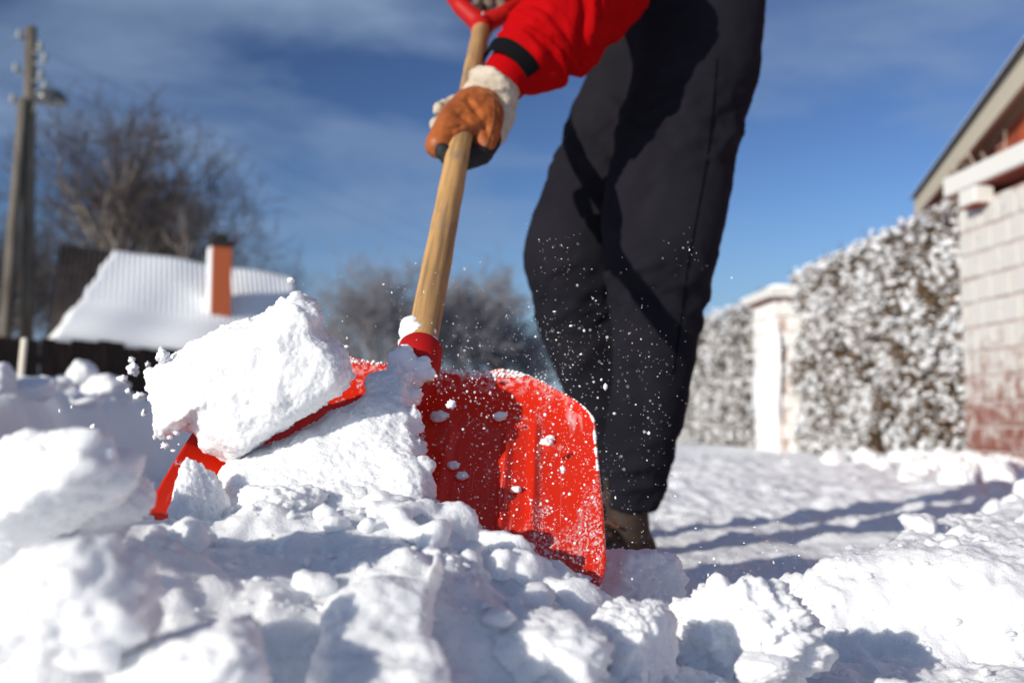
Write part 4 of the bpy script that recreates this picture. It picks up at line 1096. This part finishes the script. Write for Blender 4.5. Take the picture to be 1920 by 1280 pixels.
# ---------------------------------------------------------------- utility pole with a street lamp
pr = empty('utility_pole', Vector((P(54, 620, 16).x, 16, 0)))
tag(pr, 'weathered wooden utility pole with a leaning brace and insulators', 'utility pole')
pt = P(58, 52, 16.0); pbm = P(54, 640, 16.0); pbm.z = -0.1
pbm.x = P(53, 640, 16).x
MB().add(*tube([pbm, pbm.lerp(pt, 0.5), pt], [0.112, 0.104, 0.092], 14)).obj('pole', M_pole, pr)
bt = P(44, 185, 15.85); bb = P(8, 640, 15.7); bb = bt + (bb - bt) * 1.35
MB().add(*tube([bb, bt], [0.095, 0.08], 12)).obj('brace', M_pole, pr)
for px, py in ((36, 70), (30, 132), (24, 190), (75, 92), (84, 113), (76, 145), (84, 165)):
    a_ = P(px, py, 15.9); b_ = P(56, py + 8, 15.98)
    ar = MB().add(*tube([b_, Vector((a_.x, a_.y, b_.z)), a_], 0.016, 6)).obj('insulator_arm', M_steel, pr)
    MB().add(*tube([a_ - Vector((0, 0, 0.02)), a_ + Vector((0, 0, 0.03)), a_ + Vector((0, 0, 0.055)), a_ + Vector((0, 0, 0.10)), a_ + Vector((0, 0, 0.12))], [0.05, 0.058, 0.035, 0.046, 0.025], 12)).obj('insulator', M_porcelain, ar)
for k, py in enumerate((70, 132, 92, 150)):
    a_ = P((36, 30, 75, 76)[k], py, 15.9)
    sgn = -1 if k < 2 else 1
    far = a_ + Vector((sgn * 16, 12 if sgn < 0 else 40, -0.2))
    pts_ = [a_.lerp(far, t) - Vector((0, 0, 1.0 * 4 * t * (1 - t) * 0.5)) for t in np.linspace(0, 1, 14)]
    MB().add(*tube(pts_, 0.0035, 4)).obj('wire', M_wire, pr)
lr = empty('street_lamp', P(62, 208, 15.85))
tag(lr, 'grey dish street lamp on a curved arm fixed to the wooden pole', 'street lamp')
MB().add(*tube([P(62, 210, 15.85), P(68, 194, 15.6), P(78, 183, 15.4), P(88, 180, 15.3)], 0.02, 8)).obj('arm', M_steel, lr)
lc = P(95, 190, 15.3)
V_, F_ = ico(3); W = V_.copy(); W[:, 2] = np.where(W[:, 2] < -0.1, -0.1, W[:, 2]) ; W = W * np.array([0.25, 0.25, 0.20]) + np.array(lc[:])
obj('dish', W, np.array(F_), M_lampglass, lr)
V, Fc = sphere(lc - Vector((0, 0, 0.03)), 0.06, 2); obj('bulb', V, Fc, M_porcelain, lr)

# ---------------------------------------------------------------- bare trees
def grow(seed, H, spread, stems=1, levels=6, r0=0.22, first=0.22, thin=0.0):
    rs = np.random.RandomState(seed); trunk = MB(); limb = MB(); twig = MB()
    def branch(p, d, length, r, lev):
        n = 4 if lev < 2 else 3
        pts = [p]; dd = d.copy()
        for i in range(n):
            dd = (dd + Vector(rs.normal(0, 0.10 + 0.03 * lev, 3)) + Vector((0, 0, 0.09 if lev < 5 else 0.0))).normalized()
            pts.append(pts[-1] + dd * length / n)
        rr_ = [r * (1 - 0.42 * i / n) for i in range(n + 1)]
        tgt, sides = (trunk, 10) if lev == 0 else (limb, 6) if lev < 4 else (twig, 3)
        V, Fc = tube(pts, rr_, sides, cap=lev < 4); tgt.add(V, Fc)
        if lev >= levels: return
        nc = rs.randint(3, 5) if lev < levels - 2 else rs.randint(2, 4)
        for k in range(nc):
            t = 1.0 if k == 0 else rs.uniform(0.45 if lev else 0.6, 1.0)
            i = min(int(t * n), n - 1); pp = pts[i].lerp(pts[i + 1], t * n - i)
            ang = rs.uniform(0.10, 0.28) if k == 0 else rs.uniform(0.4, 0.85) * spread
            perp = Vector(rs.normal(0, 1, 3)); perp = (perp - dd * perp.dot(dd)).normalized()
            nd = (dd * math.cos(ang) + perp * math.sin(ang)).normalized()
            branch(pp, nd, length * rs.uniform(0.62, 0.84), max(r * (0.62 if k == 0 else 0.5) , 0.006 + thin), lev + 1)
    for s in range(stems):
        a = rs.uniform(0, 6.28); lean = 0.0 if stems == 1 else rs.uniform(0.12, 0.3)
        d = Vector((math.cos(a) * lean, math.sin(a) * lean, 1)).normalized()
        branch(Vector((math.cos(a) * 0.15 * (stems > 1), math.sin(a) * 0.15 * (stems > 1), -0.2)), d, H * first * rs.uniform(0.9, 1.1), r0, 0)
    out = []
    zmax = max(V[:, 2].max() for V in (twig.arr()[0], limb.arr()[0]))
    for m_ in (trunk, limb, twig):
        V, Fc = m_.arr(); out.append((V * (H / zmax), Fc))
    return out
def plant_tree(geo, base, label, group, mt=(M_bark, M_bark, M_twig)):
    r_ = empty('bare_tree', base); tag(r_, label, 'tree', group)
    for nm, (V, Fc), m_ in zip(('trunk', 'limbs', 'twigs'), geo, mt):
        o = obj(nm, V + np.array(base), Fc, m_, r_)
        if nm != 'trunk': tag(o, kind='stuff')
    return r_
def copy_tree(src, base, rot, sc, label, group):
    c = src.copy(); C.objects.link(c); c.location = base; c.rotation_euler = (0, 0, rot); c.scale = sc if hasattr(sc, '__len__') else (sc, sc, sc); c['label'] = label; c['group'] = group
    for ch in src.children:
        d = ch.copy(); C.objects.link(d); d.parent = c
    return c
def base_at(px, dep): b_ = P(px, 790, dep); return Vector((b_.x, b_.y, 0))
GT = 'bare trees in the distance'
big = plant_tree(grow(5, 12.2, 1.12, stems=5, levels=6, r0=0.19, first=0.26, thin=0.006), base_at(228, 32), 'largest bare tree, spreading behind the snowy roof', GT)
t2 = plant_tree(grow(8, 9.4, 1.0, stems=3, levels=6, r0=0.15, first=0.24, thin=0.008), base_at(705, 52), 'bare tree showing between the snow block and the shaft', GT, (M_twig_haze, M_twig_haze, M_twig_haze))
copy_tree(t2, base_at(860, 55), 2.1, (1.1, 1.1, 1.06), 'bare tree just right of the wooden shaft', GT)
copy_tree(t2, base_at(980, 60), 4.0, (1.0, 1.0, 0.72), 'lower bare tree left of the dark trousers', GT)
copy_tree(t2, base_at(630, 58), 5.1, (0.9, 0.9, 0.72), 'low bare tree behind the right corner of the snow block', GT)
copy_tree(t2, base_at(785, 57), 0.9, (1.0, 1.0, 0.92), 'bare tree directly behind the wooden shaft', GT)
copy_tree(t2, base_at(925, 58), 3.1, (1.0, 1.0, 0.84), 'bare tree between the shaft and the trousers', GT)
copy_tree(big, base_at(385, 42), 1.3, (0.55, 0.55, 0.70), 'smaller bare tree rising behind the brick chimney', GT)
copy_tree(big, base_at(495, 60), 3.0, (0.75, 0.75, 0.93), 'tip of a bare tree over the right end of the roof', GT)
copy_tree(big, base_at(-15, 34), 4.4, (0.6, 0.6, 0.72), 'bare tree behind the utility pole at the left edge', GT)

# far woods along the skyline
V = []; Fq = []; rs = np.random.RandomState(77); n = 260
for k in range(n + 1):
    a = R(-110) + R(220) * k / n; d_ = 330
    h_ = 7.5 + 3.0 * float(fbm(np.array([[k * 0.07, 0.3, 0]]), 2)[0]) + 1.6 * rs.normal(0, 0.5)
    for r_, z in ((d_, -1), (d_ + 2, h_ * 0.7), (d_ + 8, h_), (d_ + 26, h_ * 0.8), (d_ + 28, -1)):
        V.append((math.sin(a) * r_, math.cos(a) * r_, z))
for k in range(n):
    for j in range(4): p = k * 5 + j; Fq.append((p, p + 5, p + 6, p + 1))
tag(obj('distant_woods', V, Fq, mat('distant_woods', (0.16, 0.165, 0.18), 1.0, col2=(0.30, 0.31, 0.33), scale=0.12)), 'low grey woods along the far skyline', 'woods', kind='stuff')

# ---------------------------------------------------------------- right: hedge, pillars, gable
wd_ = Vector((-0.0755, 1, 0)).normalized(); wnr = Vector((-wd_.y, wd_.x, 0))      # wnr points to the path
if wnr.x > 0: wnr = -wnr
def wp(y, off=0.0, z=0.0): 
    return Vector((wallx(y), y, z)) + wnr * off
def hedge(y0, y1, h0, h1, label, seed, nleaf, nsnow, frost):
    rs = np.random.RandomState(seed)
    r_ = empty('snowy_hedge', wp((y0 + y1) / 2)); tag(r_, label, 'hedge', 'hedge panels between the brick pillars')
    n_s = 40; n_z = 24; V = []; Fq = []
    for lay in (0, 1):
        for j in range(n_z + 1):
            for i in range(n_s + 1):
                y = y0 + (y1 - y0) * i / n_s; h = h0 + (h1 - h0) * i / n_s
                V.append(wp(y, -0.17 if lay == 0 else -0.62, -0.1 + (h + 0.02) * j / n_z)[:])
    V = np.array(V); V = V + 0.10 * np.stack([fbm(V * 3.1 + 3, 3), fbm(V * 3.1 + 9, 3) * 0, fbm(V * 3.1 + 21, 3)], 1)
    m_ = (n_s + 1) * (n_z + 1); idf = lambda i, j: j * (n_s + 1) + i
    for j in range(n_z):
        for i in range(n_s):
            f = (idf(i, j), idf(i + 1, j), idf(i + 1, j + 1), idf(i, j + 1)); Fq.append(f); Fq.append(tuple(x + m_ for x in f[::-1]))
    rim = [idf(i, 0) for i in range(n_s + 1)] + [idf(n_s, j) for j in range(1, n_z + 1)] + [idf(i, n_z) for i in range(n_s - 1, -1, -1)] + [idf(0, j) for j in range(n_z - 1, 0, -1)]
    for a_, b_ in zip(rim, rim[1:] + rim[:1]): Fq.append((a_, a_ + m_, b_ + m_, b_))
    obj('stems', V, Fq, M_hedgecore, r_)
    def pos(n):
        t = rs.uniform(0, 1, n); y = y0 + (y1 - y0) * t; h = h0 + (h1 - h0) * t
        top = rs.rand(n) < 0.14
        zz = np.where(top, h + rs.normal(0, 0.025, n), rs.uniform(0.0, 1.0, n) * h)
        q = np.stack([y * 2.2, zz * 2.2, np.full(n, seed * 3.1)], 1)
        off = np.where(top, rs.uniform(-0.6, 0.0, n), -0.10 + 0.16 * fbm(q, 3) + rs.normal(0, 0.035, n))
        base = np.stack([wallx(y), y, zz], 1) + off[:, None] * np.array(wnr[:])
        return base, q, zz / h
    # leaves and twigs
    p_, q_, _ = pos(nleaf); LV = []; LF = []
    for i in range(nleaf):
        a = Vector(rs.normal(0, 1, 3)).normalized(); b = a.cross(Vector(rs.normal(0, 1, 3))).normalized()
        if rs.rand() < 0.35: l_, w_ = rs.uniform(0.06, 0.13), 0.004; a = (a + Vector((0, 0, 0.8))).normalized()
        else: l_, w_ = rs.uniform(0.018, 0.036), rs.uniform(0.010, 0.019)
        c = Vector(p_[i]); k = len(LV)
        LV += [(c - a * l_)[:], (c + b * w_)[:], (c + a * l_)[:], (c - b * w_)[:]]; LF.append((k, k + 1, k + 2, k + 3))
    tag(obj('leaves', LV, LF, M_leaf, r_, smooth=False), kind='stuff')
    # snow caught in the foliage
    p_, q_, hh = pos(int(nsnow * 1.7))
    dens = fbm(q_ * 1.9 + 7, 3) + frost + 0.25 * (hh > 0.95) + 0.5 * rs.normal(0, 0.4, len(p_))
    p_ = p_[dens > 0][:nsnow]
    V1, F1 = ico(1); AV = []; AF = []
    for i, c in enumerate(p_):
        r__ = 0.006 + 0.022 * rs.rand() ** 2.6
        W = V1 * (1 + 0.45 * rs.uniform(-1, 1, len(V1)))[:, None] * r__ * np.array([1, 1.1, 0.62]) + c + np.array(wnr[:]) * 0.02 + np.array([0, 0, 0.012])
        AV.append(W); AF.append(F1 + i * len(V1))
    tag(obj('caught_snow', np.concatenate(AV), np.concatenate(AF), M_snow_far, r_), kind='stuff')
    return r_
hedge(6.02, 9.25, 1.66, 1.60, 'brown leafy hedge caked with snow beside the brick pillar', 71, 15000, 12000, 0.13)
hedge(9.95, 17.0, 1.56, 1.46, 'paler snow-covered hedge beyond the second pillar', 72, 9000, 11000, 0.6)

def pillar(y0, y1, ztop, label, frost, coping=True):
    r_ = empty('brick_pillar', wp((y0 + y1) / 2, -0.15)); tag(r_, label, 'pillar', 'pillars of the hedge wall')
    ln = (y1 - y0); pc = wp((y0 + y1) / 2, -0.14)
    V, Fc = bbox(pc + Vector((0, 0, ztop / 2 - 0.1)), wd_ * (ln / 2 - 0.012), wnr * 0.248, (0, 0, ztop / 2 + 0.1), 0.004); obj('mortar', V, Fc, M_mortar, r_, smooth=False)
    ch_ = 0.145; rows = int(ztop / ch_) + 1; first = None
    for r in range(rows):
        z0 = -0.05 + r * ch_
        segs = [0, 0.24, 0.5, 0.76, 1.0] if r % 2 else [0, 0.12, 0.38, 0.64, 0.9, 1.0]
        if ln > 0.7: segs = list(np.linspace(0, 1, 6)) if r % 2 else [0] + list(np.linspace(0.1, 0.9, 5)) + [1.0]
        for s0, s1 in zip(segs[:-1], segs[1:]):
            c = wp(y0 + ln * (s0 + s1) / 2, 0.10 + random.uniform(-0.003, 0.004), z0 + ch_ / 2)
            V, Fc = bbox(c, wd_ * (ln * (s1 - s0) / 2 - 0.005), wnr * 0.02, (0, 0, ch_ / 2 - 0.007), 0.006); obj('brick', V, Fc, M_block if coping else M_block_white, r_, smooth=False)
        # end face towards the lens
        for k in range(2):
            sp_ = (0.13, -0.12) if r % 2 else (0.06, -0.19)
            c = wp(y0, 0.0 - 0.14 + sp_[k] * 0.8, z0 + ch_ / 2) - wd_ * 0.0
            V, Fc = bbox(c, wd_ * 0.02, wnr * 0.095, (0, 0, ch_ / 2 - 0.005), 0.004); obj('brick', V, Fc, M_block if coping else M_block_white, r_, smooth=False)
    return r_
# near pillar at the right edge, with its coping and corbel
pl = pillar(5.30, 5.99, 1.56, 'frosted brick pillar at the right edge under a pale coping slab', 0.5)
c = wp(5.62, -0.10, 1.70)
V, Fc = bbox(c, wd_ * 0.44, wnr * 0.27, (0, 0, 0.06), 0.01); cp = obj('coping', V, Fc, M_coping, pl, smooth=False)
V, Fc = bbox(c - Vector((0, 0, 0.0635)), wd_ * 0.42, wnr * 0.255, (0, 0, 0.006), 0.002); obj('underside', V, Fc, M_brickred, cp, smooth=False)
V, Fc = bbox(wp(5.72, 0.15, 1.57), wd_ * 0.09, wnr * 0.06, (0, 0, 0.05), 0.008); cb_ = obj('corbel', V, Fc, M_coping, pl, smooth=False)
V, Fc = bbox(wp(5.72, 0.15, 1.5165), wd_ * 0.085, wnr * 0.055, (0, 0, 0.006), 0.002); obj('underside', V, Fc, M_brickred, cb_, smooth=False)
M_block2 = M_block
pf = pillar(9.28, 9.92, 1.42, 'narrow snow-whitened pillar between the two hedge panels', 1.0, coping=False)
V, Fc = bbox(wp(9.60, -0.10, 1.47), wd_ * 0.40, wnr * 0.30, (0, 0, 0.045), 0.01); cp = obj('coping', V, Fc, M_coping, pf, smooth=False)
V, Fc = bbox(wp(9.60, -0.10, 1.421), wd_ * 0.38, wnr * 0.285, (0, 0, 0.005), 0.002); obj('underside', V, Fc, M_brickred, cp, smooth=False)
W, Fc = chunk(wp(9.60, -0.10, 1.54), 0.30, 0.36, 0.075, 88, 3); obj('snow_cap', W, Fc, M_snow_far, pf)
W, Fc = chunk(wp(9.58, 0.10, 0.55), 0.05, 0.52, 0.80, 89, 4); obj('plastered_snow', W, Fc, M_snow_far, pf)
# neighbouring house: its eave runs back along the hedge
EZ = 2.50
e_n = P(1930, 100, 5.95); e_f = P(1716, 398, 10.2)
e_n.z = EZ; e_f.z = EZ
ed = (e_f - e_n); ed.z = 0; ed.normalize(); eo = Vector((ed.y, -ed.x, 0))        # eo points into the house
A = e_n - ed * 3.0; Bq = e_f + ed * 0.05; eln = (Bq - A).length
gb = empty('brick_house', Vector((A.x + 2.5, A.y + 4, 0))); tag(gb, 'red brick house with cream eave boards rising at the right edge', 'house')
def run(name, in0, in1, z0, z1, mt, par=gb, t0=0.0, t1=1.0):
    c = A + ed * eln * (t0 + t1) / 2 + eo * (in0 + in1) / 2; c.z = (z0 + z1) / 2
    V, Fc = bbox(c, ed * eln * (t1 - t0) / 2, eo * (in1 - in0) / 2, (0, 0, (z1 - z0) / 2), 0.003)
    return obj(name, V, Fc, mt, par, smooth=False)
run('gutter_board', 0.0, 0.03, EZ - 0.12, EZ + 0.10, M_barge)
for k in range(2):
    run('soffit', 0.033 + k * 0.054, 0.033 + k * 0.054 + 0.049, EZ - 0.10, EZ - 0.08, M_soffit)
run('frieze', 0.125, 0.138, EZ - 0.13, EZ - 0.103, M_soffit)
run('wall', 0.142, 6.5, -0.3, EZ - 0.102, M_gable)
# roof pitch rising away from the lens, with a skin of snow
def pitch(name, lo, hi, mt, par=gb):
    V = []
    for q in (A, Bq):
        for i_, z in ((-0.04, 0.03), (3.5, 2.9), (7.04, 0.03)):
            for o_ in (lo, hi): V.append(((q + eo * i_).x, (q + eo * i_).y, EZ + z + o_))
    Fq = [(0, 1, 7, 6), (4, 10, 11, 5), (1, 3, 9, 7), (3, 5, 11, 9), (0, 6, 8, 2), (2, 8, 10, 4), (0, 2, 3, 1), (2, 4, 5, 3), (6, 7, 9, 8), (8, 9, 11, 10)]
    return obj(name, V, Fq, mt, par, smooth=False)
rf_ = pitch('roof', 0.04, 0.06, M_roof); pitch('roof_snow', 0.063, 0.070, M_snow_far, rf_)
for q in (A + ed * 0.01, Bq - ed * 0.01):
    V = [((q + eo * i_ + ed * k_).x, (q + eo * i_ + ed * k_).y, z) for k_ in (-0.02, 0.0) for i_, z in ((0.152, EZ - 0.10), (6.49, EZ - 0.10), (3.5, EZ + 2.85))]
    obj('gable', V, [(0, 1, 2), (5, 4, 3), (0, 3, 4, 1), (1, 4, 5, 2), (2, 5, 3, 0)], M_gable, gb, smooth=False)
# climbing twigs in front of the gable, frosted
mb = MB(); rs = np.random.RandomState(91)
for px, py, dx, dy in ((1885, 330, 0, -85), (1880, 335, 8, -60), (1860, 320, -20, -35), (1845, 330, -30, -45), (1830, 350, -40, -30), (1800, 360, -20, -40), (1905, 300, 25, -50), (1900, 300, 10, -40), (1815, 350, 30, -40), (1790, 375, -10, -30)):
    a_ = P(px, py + 25, 6.9); b_ = P(px + dx, py + dy, 6.9)
    m_ = a_.lerp(b_, 0.5) + Vector(rs.normal(0, 0.02, 3)); mb.add(*tube([a_, m_, b_], [0.012, 0.009, 0.005], 6))
    for k in range(3):
        c = a_.lerp(b_, rs.uniform(0.3, 1)); mb.add(*tube([c, c + Vector(rs.normal(0, 0.06, 3))], [0.006, 0.003], 5))
o = mb.obj('climber_twigs', mat('frosted_twig', (0.40, 0.34, 0.28), 0.9), loc=(a_.x, a_.y, 1.5)); tag(o, 'frosted bare twigs sticking up behind the coping before the brick house', 'twigs')
